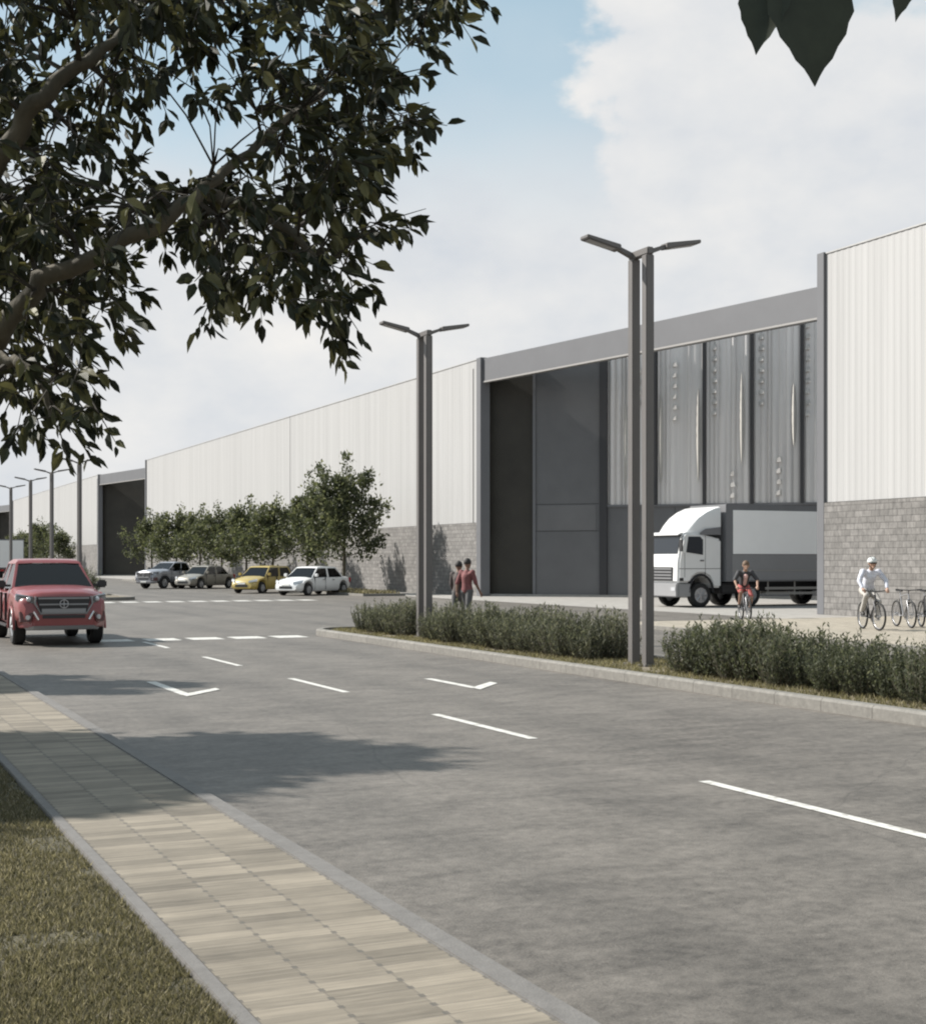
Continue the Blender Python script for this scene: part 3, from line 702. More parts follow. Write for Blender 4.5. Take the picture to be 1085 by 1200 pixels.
    tw.tube([e-Vector((.12, -.05, -.15)), e-Vector((.10, 0, .02)), at(935, -75, D), at(1000, -95, D), at(1062, -80, D)], [.005, .004, .003, .0025, .002], 6)
    for (b0) in ((935, -55), (905, -42), (1062, -70), (1000, -90)):
        tw.tube([at(935 if b0[0] < 990 else b0[0], -75 if b0[0] < 990 else -88, D), at(b0[0], b0[1], D)], [.002, .0015], 5)
    tw.build('twig', M_bark, o, fix=False, world=True)
    return o
foreground_tree()

def street_tree_mesh(seed, h, rad, clear, nleaf, lsize, droop=.0):
    """trunk and crown mesh builders for a free-standing tree of height h, in local coordinates"""
    r = random.Random(seed); tr = MB(); lv = MB()
    lean = Vector((r.gauss(0, .03), r.gauss(0, .03), 0))
    top = Vector((0, 0, h*.93))+lean*h
    ts = [Vector((0, 0, -.05)), Vector((0, 0, clear*.5))+lean*.5, Vector((0, 0, clear))+lean, Vector((0, 0, h*.55))+lean*2, top]
    tr.tube(ts, [.035*h*.55, .026*h*.55, .022*h*.55, .013*h*.55, .01], 9)
    tips = []
    nb = 17
    for i in range(nb):
        f_ = (i+.5)/nb; z0 = clear+(h*.72-clear)*f_**1.15
        a = i*2.399+r.uniform(-.5, .5)
        ln = rad*(1.0-.62*f_)*r.uniform(.70, 1.18)*(.82 if f_ < .12 else 1)
        d = Vector((math.cos(a), math.sin(a), .25+.5*f_)).normalized()
        p0 = Vector((0, 0, z0*.95))+lean
        p1 = p0+d*ln*.6; p2 = p0+d*ln+Vector((0, 0, ln*r.uniform(.12, .55))); 
        tr.tube([p0, p1, p2], [.02*h*.20, .012*h*.20, .006], 5, False)
        tips.append((p0.lerp(p1, .45), p1, p2, 1.0))
        for k in range(r.randint(2, 3)):
            b0 = p0.lerp(p1, r.uniform(.5, 1.0)) if r.random() < .5 else p1.lerp(p2, r.uniform(.1, .7))
            q = b0+(Vector((d.x*.5, d.y*.5, r.uniform(.35, 1.2)))+rv(r)*.55).normalized()*ln*r.uniform(.28, .58)
            tr.tube([b0, q], [.012, .005], 4, False); tips.append((b0.lerp(q, .1), b0.lerp(q, .6), q, .62))
    for k in range(4):     # upright leaders that break the outline
        a = r.uniform(0, 6.28); b0 = Vector((0, 0, h*r.uniform(.55, .70)))+Vector((math.cos(a), math.sin(a), 0))*rad*.10
        q = b0+Vector((math.cos(a)*rad*r.uniform(.1, .45), math.sin(a)*rad*r.uniform(.1, .45), h*r.uniform(.17, .27)))
        tr.tube([b0, q], [.014, .005], 4, False); tips.append((b0, b0.lerp(q, .5), q, .75))
    tips.append((top*.80, top*.9, top+Vector((0, 0, h*.06)), .8))
    tot = sum(t[3] for t in tips)
    for (a, b, c, wgt) in tips:
        n_ = int(nleaf*wgt/tot*r.uniform(.7, 1.25))
        for k in range(n_):
            f_ = r.random()**.85
            base = a.lerp(b, f_*2) if f_ < .5 else b.lerp(c, f_*2-1)
            g = .105*rad*(1.25-.85*f_)
            p = base+Vector((r.gauss(0, g), r.gauss(0, g), r.gauss(0, g*.8)))
            if p.z < clear*.80: continue
            d = ((c-a).normalized()*.5+rv(r)+Vector((0, 0, .1-droop))).normalized()
            ln = lsize*r.uniform(.7, 1.25)
            s = d.cross(rv(r)).normalized()*ln*.28; n = d*ln
            k0 = len(lv.v); lv.v.extend([tuple(p), tuple(p+n*.45+s), tuple(p+n), tuple(p+n*.45-s)]); lv.f.append((k0, k0+1, k0+2, k0+3))
    return tr, lv
def street_tree(loc, label, seed, h, rad, clear, nleaf=3800, lsize=.26, group=None, name='tree'):
    tr, lv = street_tree_mesh(seed, h, rad, clear, nleaf, lsize)
    o = thing(name, label, 'tree', tuple(loc), seed*1.3, group)
    tr.build('trunk', M_bark, o, smooth=60, fix=False); lv.build('crown', M_leafm, o, fix=False)
    return o
TG = 'young trees along the parking bay'
street_tree(P(72.7, 26.2, .12), 'tallest street tree, on the grass island right of the white saloon', 3, 7.6, 3.2, 1.7, 9500, .22, TG)
street_tree(P(79.0, 26.2, .12), 'second tallest tree, directly behind the white saloon', 4, 6.9, 2.5, 1.7, 5200, .22, TG)
protoA = street_tree(P(86.0, 26.2, .12), 'small tree between the white saloon and the yellow hatchback', 8, 5.9, 2.9, 1.5, 5000, .23, TG)
protoB = street_tree(P(92.0, 26.2, .12), 'small tree rising straight behind the yellow hatchback', 12, 6.1, 3.0, 1.5, 5000, .23, TG)
for i, (s_, lb) in enumerate(((98.0, 'small tree just left of the yellow hatchback roof'), (104.6, 'small tree behind the khaki parked saloon'),
                              (112.4, 'small tree behind the silver parked pickup'), (121.0, 'leftmost tree of the parking row, beside the far dark portal'))):
    dup((protoA, protoB)[i % 2], tuple(P(s_, 26.2, .12)), 1.1+i*1.7, lb, TG, sc=(1.0, .98, 1.06, 1.02)[i])
FG = 'far trees behind the red pickup'
for i, (s_, lb, k) in enumerate(((172.0, 'rightmost far tree above the red pickup roof', .96), (184.0, 'tallest far tree, above the middle of the red pickup', 1.22), (196.0, 'far tree second from left above the red pickup', 1.05), (207.0, 'leftmost far tree beside the white box truck', 1.05))):
    dup((protoB, protoA)[i % 2], tuple(P(s_, 26.2, .12)), .4+i*2.1, lb, FG, sc=k)
# verge trees that stand left of the frame and throw the long shadows on road and path
VG = 'verge trees left of the path'
sh = street_tree(Vector((-9.5, 13.3, .03)), 'verge tree outside the left edge casting the broad shadow over path and road', 31, 6.3, 3.1, 2.5, 34000, .30, VG); sh.rotation_euler.z = 0; sh.scale = (1, 1.0, 1)
sh3 = dup(sh, (-10.9, 11.4, .03), 3.1, 'verge tree nearest the path corner outside the left edge, shading path and grass', VG); sh3.scale = (.95, .78, .95)
sh2 = dup(sh, (-11.9, 21.6, .03), 3.1, 'verge tree farther back outside the left edge casting the narrow far shadow', VG); sh2.scale = (.92, .66, .92)

# ------------------------------------------------------------------ hedge shrubs
M_shA = mat('shrub_grey_green', (0.0595, 0.068, 0.0425), 0.75, island=[(0, (0.05525, 0.0612, 0.0425)), (0.6, (0.09775, 0.1037, 0.0748)), (1, (0.187, 0.187, 0.1445))], spec=0.2, trans=.35)
M_shB = mat('shrub_dark_green', (0.0425, 0.051, 0.02975), 0.7, island=[(0, (0.0442, 0.051, 0.0323)), (0.6, (0.0782, 0.0867, 0.0561)), (0.9, (0.119, 0.1275, 0.085)), (1, (0.1955, 0.1955, 0.1403))], spec=0.25, trans=.35)
def shrub_mesh(seed, h, rad, ns, kind):
    r = random.Random(seed); mb = MB(); st = MB()
    for i in range(ns):
        a = r.uniform(0, 2*PI); q = r.random()**.6
        b = Vector((math.cos(a), math.sin(a), 0))*q*rad*.55
        hh = h*(1-.30*q*q)*r.uniform(.62, 1.05)
        if r.random() < .17: hh *= r.uniform(1.1, 1.32)
        out = Vector((math.cos(a), math.sin(a), 0))*q*rad*(.50)+Vector((r.gauss(0, .03), r.gauss(0, .03), 0))
        tip = b+out+Vector((0, 0, hh))
        st.tube([b, b.lerp(tip, .5)+out*.1, tip], [.005, .004, .002], 3, False)
        nl = int((26 if kind == 'A' else 30)*hh/h)
        for k in range(nl):
            f_ = .06+.94*(k+r.random())/nl
            p = b.lerp(tip, f_)+out*.1*math.sin(PI*f_)
            d = Vector((r.gauss(0, .55), r.gauss(0, .55), .85 if kind == 'A' else .60)).normalized()
            ln = (.085 if kind == 'A' else .070)*r.uniform(.7, 1.3); wd = ln*(.20 if kind == 'A' else .34)
            s = d.cross(rv(r)).normalized()*wd*.5
            k0 = len(mb.v); mb.v.extend([tuple(p), tuple(p+d*ln*.5+s), tuple(p+d*ln), tuple(p+d*ln*.5-s)]); mb.f.append((k0, k0+1, k0+2, k0+3))
    return mb, st
protos = {}
def shrub(kind, var, loc, rz, label, group, k):
    key = (kind, var)
    if key not in protos:
        mb, st = shrub_mesh(100+var+(50 if kind == 'B' else 0), .72 if kind == 'A' else .80, .42 if kind == 'A' else .50, 95 if kind == 'A' else 120, kind)
        o = thing('shrub', label, 'shrub', tuple(loc), rz, group); o.scale = (k, k, k)
        mb.build('foliage', M_shA if kind == 'A' else M_shB, o, fix=False); st.build('stem', M_bark, o, fix=False)
        protos[key] = o; return o
    return dup(protos[key], tuple(loc), rz, label, group, sc=k)
r = random.Random(99)
def hedge(s0, s1, step, rows, kind, label, group, ks=(.85, 1.12)):
    n = int(abs(s1-s0)/step)
    for row in rows:
        for i in range(n+1):
            s_ = s0+(s1-s0)*i/n+r.uniform(-.1, .1)
            shrub(kind, r.randrange(4), P(s_, row+r.uniform(-.08, .08), .10), r.uniform(0, 6.28), label, group, r.uniform(*ks))
hedge(31.9, 29.3, .52, (12.0, 12.55), 'A', 'spiky grey-green shrub of the short hedge left of the second lamp', 'short hedge left of the second lamp')
hedge(27.7, 21.0, .50, (11.95, 12.55), 'A', 'spiky grey-green shrub of the hedge between the two near lamps', 'hedge between the two near lamps', (.78, 1.16))
hedge(17.8, 15.6, .50, (11.95, 12.6), 'B', 'dense dark green shrub of the taller hedge in front of the truck', 'hedge in front of the truck', (.84, 1.08))
hedge(15.1, 11.2, .50, (11.95, 12.6), 'B', 'dense dark green shrub of the lower hedge in front of the block wall', 'hedge in front of the block wall', (.66, .92))
hedge(71, 92, 2.6, (12.1,), 'B', 'far dark shrub in the median beyond the red pickup', 'far median shrubs', (1.1, 1.5))

# ------------------------------------------------------------------ vehicles
M_tyre = mat('tyre', (0.018, 0.018, 0.018), 0.85)
M_rim = mat('rim', (0.42, 0.42, 0.43), 0.35, metal=0.7)
M_glass = mat('vehicle_glass', (0.018, 0.022, 0.028), 0.06, spec=0.7)
def car_glass():
    m = bpy.data.materials.new('car_glass'); m.use_nodes = True; nt = m.node_tree; N = nt.nodes; L = nt.links
    N.remove(N['Principled BSDF']); t_ = N.new('ShaderNodeBsdfTransparent'); t_.inputs[0].default_value = (.42, .46, .48, 1)
    g = N.new('ShaderNodeBsdfGlossy'); g.inputs['Roughness'].default_value = .03; f = N.new('ShaderNodeFresnel'); f.inputs[0].default_value = 1.5
    mx = N.new('ShaderNodeMixShader'); L.new(f.outputs[0], mx.inputs[0]); L.new(t_.outputs[0], mx.inputs[1]); L.new(g.outputs[0], mx.inputs[2]); L.new(mx.outputs[0], N['Material Output'].inputs[0]); return m
M_cglass = car_glass(); M_seat = mat('seat_fabric', (0.055, 0.055, 0.06), 0.85)
M_black = mat('black_plastic', (0.022, 0.022, 0.024), 0.55)
M_chrome = mat('chrome', (0.62, 0.62, 0.63), 0.18, metal=0.9)
M_lampw = mat('headlight', (0.55, 0.56, 0.58), 0.1, metal=0.2, spec=0.8)
M_hlamp = mat('headlight_glass', (0.10, 0.10, 0.105), 0.08, spec=0.8)
M_foggy = mat('fog_recess', (0.10, 0.045, 0.045), 0.5)
M_plate = mat('number_plate', (0.75, 0.75, 0.72), 0.5)
def wheel(parent, x, y, rr, wd, lug=6, name='wheel'):
    q = 1 if y > 0 else -1
    t_ = MB(); ring = []
    for (a, b) in ((.62, -.5), (.90, -.5), (1.0, -.36), (1.0, .36), (.90, .5), (.62, .5)):
        ring.append((a*rr, b*wd))
    n = 28; vs = []; fs = []
    for i in range(n):
        an = 2*PI*i/n
        for (a, b) in ring: vs.append((x+a*math.cos(an), y+b, rr+a*math.sin(an)))
    m_ = len(ring)
    for i in range(n):
        for k in range(m_): fs.append((i*m_+k, i*m_+(k+1) % m_, ((i+1) % n)*m_+(k+1) % m_, ((i+1) % n)*m_+k))
    t_.add(vs, fs)
    w_ = t_.build(name, M_tyre, parent, smooth=40)
    rm = MB(); rm.disc((x, y+q*wd*.28, rr), (0, 1, 0), rr*.63, wd*.3, 24)
    for i in range(lug):
        an = 2*PI*i/lug; c = Vector((x+rr*.36*math.cos(an), y+q*wd*.44, rr+rr*.36*math.sin(an)))
        e = Vector((math.cos(an), 0, math.sin(an)))
        rm.tube([Vector((x, y+q*wd*.46, rr))+e*rr*.08, Vector((x, y+q*wd*.42, rr))+e*rr*.60], [rr*.10, rr*.075], 6)
    rm.disc((x, y+q*wd*.44, rr), (0, 1, 0), rr*.16, wd*.14, 14)
    rm.build('rim', M_rim, w_, smooth=40)
    hb = MB(); hb.ring((x, y+q*wd*.44, rr), (0, 1, 0), rr*.62, rr*.03, 26, 6); hb.build('rim_lip', M_chrome, w_, smooth=60)
    return w_
def interp(tab, x):
    if x <= tab[0][0]: return tab[0][1]
    for (a, b), (c, d) in zip(tab[:-1], tab[1:]):
        if x <= c: return b+(d-b)*(x-a)/(c-a)
    return tab[-1][1]
def body_loft(mb, x0, x1, W, top, base, wheels, rw, wtab, n=90, rnd_hood=1.0):
    rings = []
    for i in range(n+1):
        x = x0+(x1-x0)*i/n; zt = interp(top, x); w_ = W/2*interp(wtab, x)
        zb = interp(base, x)
        for xw in wheels:
            dx = abs(x-xw)
            if dx < rw: zb = max(zb, .34+math.sqrt(rw*rw-dx*dx)*1.0)
        zb = min(zb, zt-.08); hgt = zt-zb
        fr_ = max(0, min(1, (x-(wheels[0]-.6))/.5))*rnd_hood
        sec = [(w_-.10, zb), (w_-.02, zb+min(.10, hgt*.2)), (w_, zb+hgt*.45), (w_-.015, zb+hgt*.74), (w_-.05-.01*fr_, zt-min(.05, hgt*.12)-.075*fr_), (w_-.14, zt-.006-.045*fr_), (w_*.5, zt+.012), (0, zt+.016+.012*fr_)]
        half = [(a, b) for a, b in sec]
        ring = [Vector((x, a, b)) for a, b in half] + [Vector((x, -a, b)) for a, b in half[-2::-1]]
        rings.append(ring)
    mb.loft(rings)
def greenhouse(parent, paint, xb0, xb1, xt0, xt1, wb, wt, zb, zt, pillars, name='cabin', roofrails=False):
    """tapered cabin; xb0/xt0 rear, xb1/xt1 front (bottom/top); returns the cabin part with windows as sub-parts"""
    mb = MB(); n = 8
    def pt(x_f, y_f, z_f):  # x_f 0 rear..1 front, y_f -1..1
        x = (xb0+(xb1-xb0)*x_f)*(1-z_f)+(xt0+(xt1-xt0)*x_f)*z_f
        return Vector((x, y_f*((wb*(1-z_f)+wt*z_f)/2), zb+(zt-zb)*z_f))
    rings = []
    for i in range(13):
        f_ = i/12; ring = []
        crown = .035*math.sin(PI*f_)
        for (yf, zf) in ((1, .87), (1, .92), (.94, .985), (.6, 1.0), (0, 1.01), (-.6, 1.0), (-.94, .985), (-1, .92), (-1, .87), (-.5, .90), (.5, .90)):
            p = pt(f_, yf, zf); p.z = zb+(zt-zb)*zf+(crown if zf > .93 else 0); ring.append(p)
        rings.append(ring)
    mb.loft(rings)
    cab = mb.build(name, paint, parent, smooth=40)
    def pillar(xa_, xb_, q, nm='pillar'):
        b_ = MB(); b_.hexa([pt(xa_, q, 0)-Vector((0, 0, .06)), pt(xb_, q, 0)-Vector((0, 0, .06)), pt(xb_, q*.90, 0)-Vector((0, 0, .06)), pt(xa_, q*.90, 0)-Vector((0, 0, .06))],
                           [pt(xa_, q, .89), pt(xb_, q, .89), pt(xb_, q*.92, .89), pt(xa_, q*.92, .89)])
        b_.build(nm, paint, cab, bevel=.012)
    for q in (1, -1):
        pillar(-.002, .055, q); pillar(.955, 1.002, q)
        for (a, b) in zip(pillars[:-1], pillars[1:]): pillar(a[1]-.01, b[0]+.01, q)
    def win(nm, a, b, c, d, out):
        nn = (b-a).cross(d-a).normalized()
        if nn.dot(out) < 0: nn = -nn
        MB().hexa([p-nn*.022 for p in (a, b, c, d)], [p-nn*.016 for p in (a, b, c, d)]).build(nm, M_cglass, cab)
    win('windscreen', pt(1, -.93, 0), pt(1, .93, 0), pt(1, .93, .90), pt(1, -.93, .90), Vector((1, 0, .3)))
    win('rear_window', pt(0, -.93, 0), pt(0, .93, 0), pt(0, .93, .90), pt(0, -.93, .90), Vector((-1, 0, .3)))
    for q in (1, -1):
        for (a, b) in pillars: win('side_window', pt(a-.03, q, 0), pt(b+.03, q, 0), pt(min(b+.03, .97), q, .89), pt(max(a-.03, .02), q, .89), Vector((0, q, .2)))
    sw = pt(.76, .42, .06); st = MB(); st.ring(sw, (1, 0, -.35), .17, .016, 22, 6); st.build('steering_wheel', M_black, cab, smooth=60)
    hgt = zt-zb
    for xs in ((.50, .12) if len(pillars) > 1 else (.5,)):
        for q in (1, -1):
            c = pt(xs, q*.42, .10); b_ = MB()
            b_.hexa([c+Vector((-.06, -.24, -.2)), c+Vector((.08, -.24, -.2)), c+Vector((.08, .24, -.2)), c+Vector((-.06, .24, -.2))], [c+Vector((-.12, -.20, hgt*.42)), c+Vector((0, -.20, hgt*.42)), c+Vector((0, .20, hgt*.42)), c+Vector((-.12, .20, hgt*.42))])
            b_.build('seat', M_seat, cab, bevel=.03)
            h_ = MB(); h_.box(c.x-.14, c.x-.04, c.y-.12, c.y+.12, c.z+hgt*.46, c.z+hgt*.46+.16); h_.build('headrest', M_seat, cab, bevel=.03)
    rm = pt(.985, 0, .80); MB().box(rm.x-.16, rm.x-.13, -.10, .10, rm.z-.03, rm.z+.03).build('rear_mirror', M_black, cab, bevel=.008)
    return cab
def mirror(parent, x, y, z, paint):
    q = 1 if y > 0 else -1
    mb = MB(); mb.box(x-.06, x+.06, y, y+q*.20, z, z+.17) if q > 0 else mb.box(x-.06, x+.06, y-.20, y, z, z+.17)
    m_ = mb.build('mirror', paint, parent, bevel=.03)
    MB().box(x-.02, x+.02, min(y-q*.10, y), max(y-q*.10, y), z+.03, z+.08).build('mirror_arm', M_black, m_)
def pickup(label, loc, rz, paint, W=1.9, L_=5.3, Hh=1.81, group=None, detailed=True):
    o = thing('pickup_truck', label, 'pickup', tuple(loc), rz, group)
    xf_ = L_/2; xr = -L_/2; fw = xf_-.97; rwh = xr+1.22; rr = .385
    mb = MB()
    body_loft(mb, xr+.04, xf_-.02, W, [(xr, 1.12), (fw-1.0, 1.15), (fw-.55, 1.25), (fw+.2, 1.22), (xf_-.35, 1.165), (xf_-.12, 1.10), (xf_-.02, .92)],
              [(xr, .60), (xr+.5, .48), (0, .42), (xf_-.6, .45), (xf_-.02, .48)], (fw, rwh), .455,
              [(xr, .96), (xr+.3, 1), (fw, 1.0), (xf_-.5, .98), (xf_-.2, .93), (xf_-.02, .82)])
    body = mb.build('body', paint, o, smooth=38)
    MB().box(xr+.25, xf_-.3, -W/2+.22, W/2-.22, .36, .72).build('underbody', M_black, o)
    MB().box(xr+.15, -.95, -W/2+.14, W/2-.14, 1.15, 1.18).build('bed_liner', M_black, o, bevel=.01)
    greenhouse(o, paint, -1.05, fw-.34, -.80, fw-1.26, W-.12, W-.56, 1.19, Hh, ((.07, .43), (.48, .93)))
    for x in (fw, rwh):
        for y in (W/2-.15, -W/2+.15): wheel(o, x, y, rr, .26)
    # nose
    gx = xf_-.005; n0 = len(o.children)
    def trap(x, pts): return [Vector((x, y, z)) for y, z in pts]
    gp = ((-.56, 1.04), (.56, 1.04), (.47, .70), (-.47, .70))
    gr = MB().hexa(trap(gx-.16, gp), trap(gx+.035, gp)).build('grille', M_black, o, bevel=.01)
    for z, h_, w_ in ((.99, .035, .52), (.865, .03, .50), (.705, .085, .45)):
        MB().box(gx+.03, gx+.055, -w_, w_, z, z+h_).build('grille_bar', M_tgrey2, gr)
    fr = MB(); fr.tube([(gx+.03, -.57, 1.05), (gx+.035, -.59, .90), (gx+.03, -.47, .69), (gx+.03, .47, .69), (gx+.035, .59, .90), (gx+.03, .57, 1.05)], .020, 8)
    fr.build('grille_frame', M_tgrey2, gr, smooth=60)
    em = MB(); em.ring((gx+.06, 0, .89), (1, 0, 0), .085, .012, 24, 6); em.tube([(gx+.06, -.085, .89), (gx+.06, .085, .89)], .010, 6); em.tube([(gx+.06, 0, .80), (gx+.06, 0, .975)], .010, 6)
    em.build('emblem', M_rim, gr, smooth=60)
    for q in (1, -1):
        h = MB(); h.hexa([Vector((xf_-.42, q*(W/2-.03), 1.11)), Vector((xf_-.10, q*.60, 1.05)), Vector((xf_-.10, q*.60, .90)), Vector((xf_-.38, q*(W/2-.015), .96))],
                         [Vector((xf_-.30, q*(W/2-.035), 1.08)), Vector((xf_+.02, q*.61, 1.045)), Vector((xf_+.025, q*.60, .90)), Vector((xf_-.27, q*(W/2-.030), .955))])
        hl = h.build('headlight', M_hlamp, o, bevel=.01)
        MB().ball((xf_-.06, q*.70, .985), .055, 12, 8).build('headlight_bulb', M_lampw, hl, smooth=60)
        f_ = MB(); f_.hexa([Vector((xf_-.30, q*.60, .72)), Vector((xf_-.30, q*.90, .74)), Vector((xf_-.30, q*.88, .50)), Vector((xf_-.30, q*.66, .50))],
                           [Vector((xf_+.035, q*.62, .70)), Vector((xf_-.13, q*.88, .73)), Vector((xf_-.11, q*.86, .52)), Vector((xf_+.04, q*.66, .52))])
        ff = f_.build('fog_lamp', M_foggy, o, bevel=.01)
        MB().disc((xf_-.005, q*.72, .61), (1, q*.6, 0), .05, .05, 16).build('fog_lens', M_lampw, ff, smooth=40)
        MB().tube([(xf_+.05, q*.52, .56), (xf_+.045, q*.62, .73)], .022, 6).build('bumper_trim', M_chrome, ff)
    bp = MB(); bp.hexa([Vector((xf_-.30, -W/2+.06, .38)), Vector((xf_+.03, -.64, .40)), Vector((xf_+.03, .64, .40)), Vector((xf_-.30, W/2-.06, .38))],
                       [Vector((xf_-.30, -W/2+.02, .60)), Vector((xf_+.035, -.60, .67)), Vector((xf_+.035, .60, .67)), Vector((xf_-.30, W/2-.02, .60))])
    bm_ = bp.build('front_bumper', paint, o, bevel=.02)
    MB().box(xf_+.0, xf_+.05, -.44, .44, .585, .655).build('air_intake', M_black, bm_, bevel=.01)
    if not detailed: MB().box(xf_+.04, xf_+.055, -.24, .24, .40, .49).build('number_plate', M_plate, bm_)
    sk = MB(); sk.hexa([Vector((xf_-.2, -.75, .33)), Vector((xf_+.02, -.60, .35)), Vector((xf_+.02, .60, .35)), Vector((xf_-.2, .75, .33))], [Vector((xf_-.2, -.78, .40)), Vector((xf_+.065, -.62, .435)), Vector((xf_+.065, .62, .435)), Vector((xf_-.2, .78, .40))]); sk.build('skid_plate', M_tgrey2, bm_, bevel=.01)
    for q in (1, -1): wpr = MB(); wpr.tube([(fw-.44, q*.55-.2, 1.235), (fw-.60, q*.25-.1, 1.32)], .012, 5); wpr.build('wiper', M_black, o)
    for q in (1, -1):
        mirror(o, fw-.62, q*(W/2+.02), 1.20, M_black)
        for x in (fw-1.25, fw-2.15):
            MB().box(x-.10, x+.10, q*(W/2-.02)-.02, q*(W/2-.02)+.035, 1.05, 1.08).build('door_handle', M_chrome, o, bevel=.008)
        for x in (fw-.62, fw-1.42, fw-2.30): MB().box(x-.006, x+.006, q*(W/2)-.05, q*(W/2)+.004, .50, 1.10).build('door_gap', M_black, o)
        MB().box(rwh+.6, fw-.6, q*(W/2-.03)-.06, q*(W/2-.03)+.06, .36, .40).build('side_step', M_black, o, bevel=.01)
        ar = MB()
        for x in (fw, rwh):
            ar.tube([(x+.47*math.cos(PI*k/12), q*(W/2-.01), .34+.47*math.sin(PI*k/12)) for k in range(13)], .028, 6)
        ar.build('wheel_arch', M_black if not detailed else paint, o, smooth=60)
        MB().box(xr+.01, xr+.06, q*(W/2-.02)-.10 if q > 0 else -W/2+.02, q*(W/2-.02) if q > 0 else -W/2+.12, .78, 1.02).build('tail_light', mat('tail_red', (.35, .02, .02), .3), o, bevel=.008)
    MB().box(xr-.02, xr+.12, -W/2+.1, W/2-.1, .46, .60).build('rear_bumper', M_chrome, o, bevel=.02)
    return o
def car(label, loc, rz, paint, W=1.74, L_=4.1, Hh=1.48, hatch=True, name='car', cat='car', group=None):
    o = thing(name, label, cat, tuple(loc), rz, group)
    xf_ = L_/2; xr = -L_/2; fw = xf_-.82; rwh = xr+.72; rr = .315
    mb = MB(); rear = [(xr, .78), (xr+.12, .93)] if hatch else [(xr, .80), (xr+.1, .95), (xr+.9, .97)]
    body_loft(mb, xr, xf_, W, rear+[(fw-.75, .95), (fw-.2, .93), (xf_-.35, .80), (xf_-.1, .70), (xf_, .56)],
              [(xr, .36), (xr+.4, .24), (0, .22), (xf_-.3, .22), (xf_, .28)], (fw, rwh), .37, [(xr, .84), (xr+.35, .98), (fw, 1), (xf_-.3, .92), (xf_, .74)])
    mb.build('body', paint, o, smooth=40)
    MB().box(xr+.2, xf_-.3, -W/2+.2, W/2-.2, .2, .5).build('underbody', M_black, o)
    if hatch: greenhouse(o, paint, xr+.10, fw-.28, xr+.42, fw-1.02, W-.12, W-.46, .93, Hh, ((.08, .48), (.53, .92)))
    else: greenhouse(o, paint, xr+.62, fw-.28, xr+1.22, fw-1.02, W-.12, W-.46, .94, Hh, ((.09, .48), (.53, .92)))
    for x in (fw, rwh):
        for y in (W/2-.11, -W/2+.11): wheel(o, x, y, rr, .20)
    gr = MB(); gr.box(xf_-.08, xf_+.01, -.42, .42, .34, .50); gr.build('grille', M_black, o, bevel=.015)
    MB().box(xf_-.02, xf_+.02, -.25, .25, .50, .60).build('number_plate', M_plate, o)
    for q in (1, -1):
        h = MB(); h.hexa([Vector((xf_-.38, q*(W/2-.10), .80)), Vector((xf_-.08, q*.44, .70)), Vector((xf_-.06, q*.44, .60)), Vector((xf_-.32, q*(W/2-.09), .66))],
                         [Vector((xf_-.34, q*(W/2-.02), .79)), Vector((xf_-.02, q*.46, .70)), Vector((xf_+.005, q*.46, .60)), Vector((xf_-.28, q*(W/2-.03), .66))])
        h.build('headlight', M_lampw, o, bevel=.01)
        mirror(o, fw-.48, q*(W/2), .96, paint)
        for x in (fw-1.25, fw-2.1): MB().box(x-.09, x+.09, q*(W/2-.01)-.02, q*(W/2-.01)+.03, .80, .83).build('door_handle', M_chrome, o, bevel=.006)
        for x in (fw-.5, fw-1.42): MB().box(x-.005, x+.005, q*(W/2)-.05, q*(W/2)+.004, .30, .92).build('door_gap', M_black, o)
        MB().box(xr+.0, xr+.10, q*(W/2-.26) if q > 0 else -W/2+.08, q*(W/2-.08) if q > 0 else -W/2+.26, .66, .90).build('tail_light', mat('tail_red', (.35, .02, .02), .3), o, bevel=.01)
    return o
M_tgrey = mat('truck_grey', (0.17, 0.172, 0.18), 0.5, var=.05, vscale=1.5)
M_tgrey2 = mat('truck_side_grey', (0.25, 0.25, 0.255), 0.5, var=.05, vscale=1.5)
M_tpanel = mat('truck_panel', (0.94, 0.94, 0.93), 0.4, var=.02, vscale=1.5)
M_guard = mat('guard_metal', (0.33, 0.32, 0.30), 0.5, metal=.3)
P_red = mat('red_paint', (0.215, 0.040, 0.040), 0.38, var=.06, vscale=2, coat=.5)
P_white = mat('white_paint', (0.7396, 0.7396, 0.731), 0.35, coat=.4, var=.02, vscale=2)
P_yel = mat('yellow_paint', (0.4032, 0.3096, 0.0936), 0.35, coat=.4, var=.03, vscale=2)
P_sil = mat('silver_paint', (0.288, 0.296, 0.32), 0.35, metal=.3, coat=.4, var=.03, vscale=2)
P_khaki = mat('khaki_paint', (0.264, 0.248, 0.216), 0.4, metal=.2, coat=.3, var=.03, vscale=2)
hd = math.atan2(-UY, -UX)
pickup('red pickup driving towards the camera in the left lane', P(33.1, 4.73, 0), hd, P_red, W=1.92)
ang = math.atan2(-.80, -.60)
car('low white saloon parked beside the tallest street tree', (-7.9, 74.0, 0), math.atan2(-.86, -.51), P_white, W=1.80, L_=4.6, Hh=1.47, hatch=False, group='cars parked in the bay')
car('yellow hatchback parked between the white saloon and the grey vehicles', (-11.2, 78.6, 0), math.atan2(-.90, -.43), P_yel, group='cars parked in the bay')
pickup('silver pickup parked leftmost in the bay', (-19.1, 92.0, 0), math.atan2(-.86, -.50), P_sil, W=1.82, L_=5.0, Hh=1.70, detailed=False, group='cars parked in the bay')
car('khaki saloon parked between the silver pickup and the yellow hatchback', (-16.7, 91.0, 0), math.atan2(-.88, -.47), P_khaki, L_=4.4, Hh=1.45, hatch=False, group='cars parked in the bay')

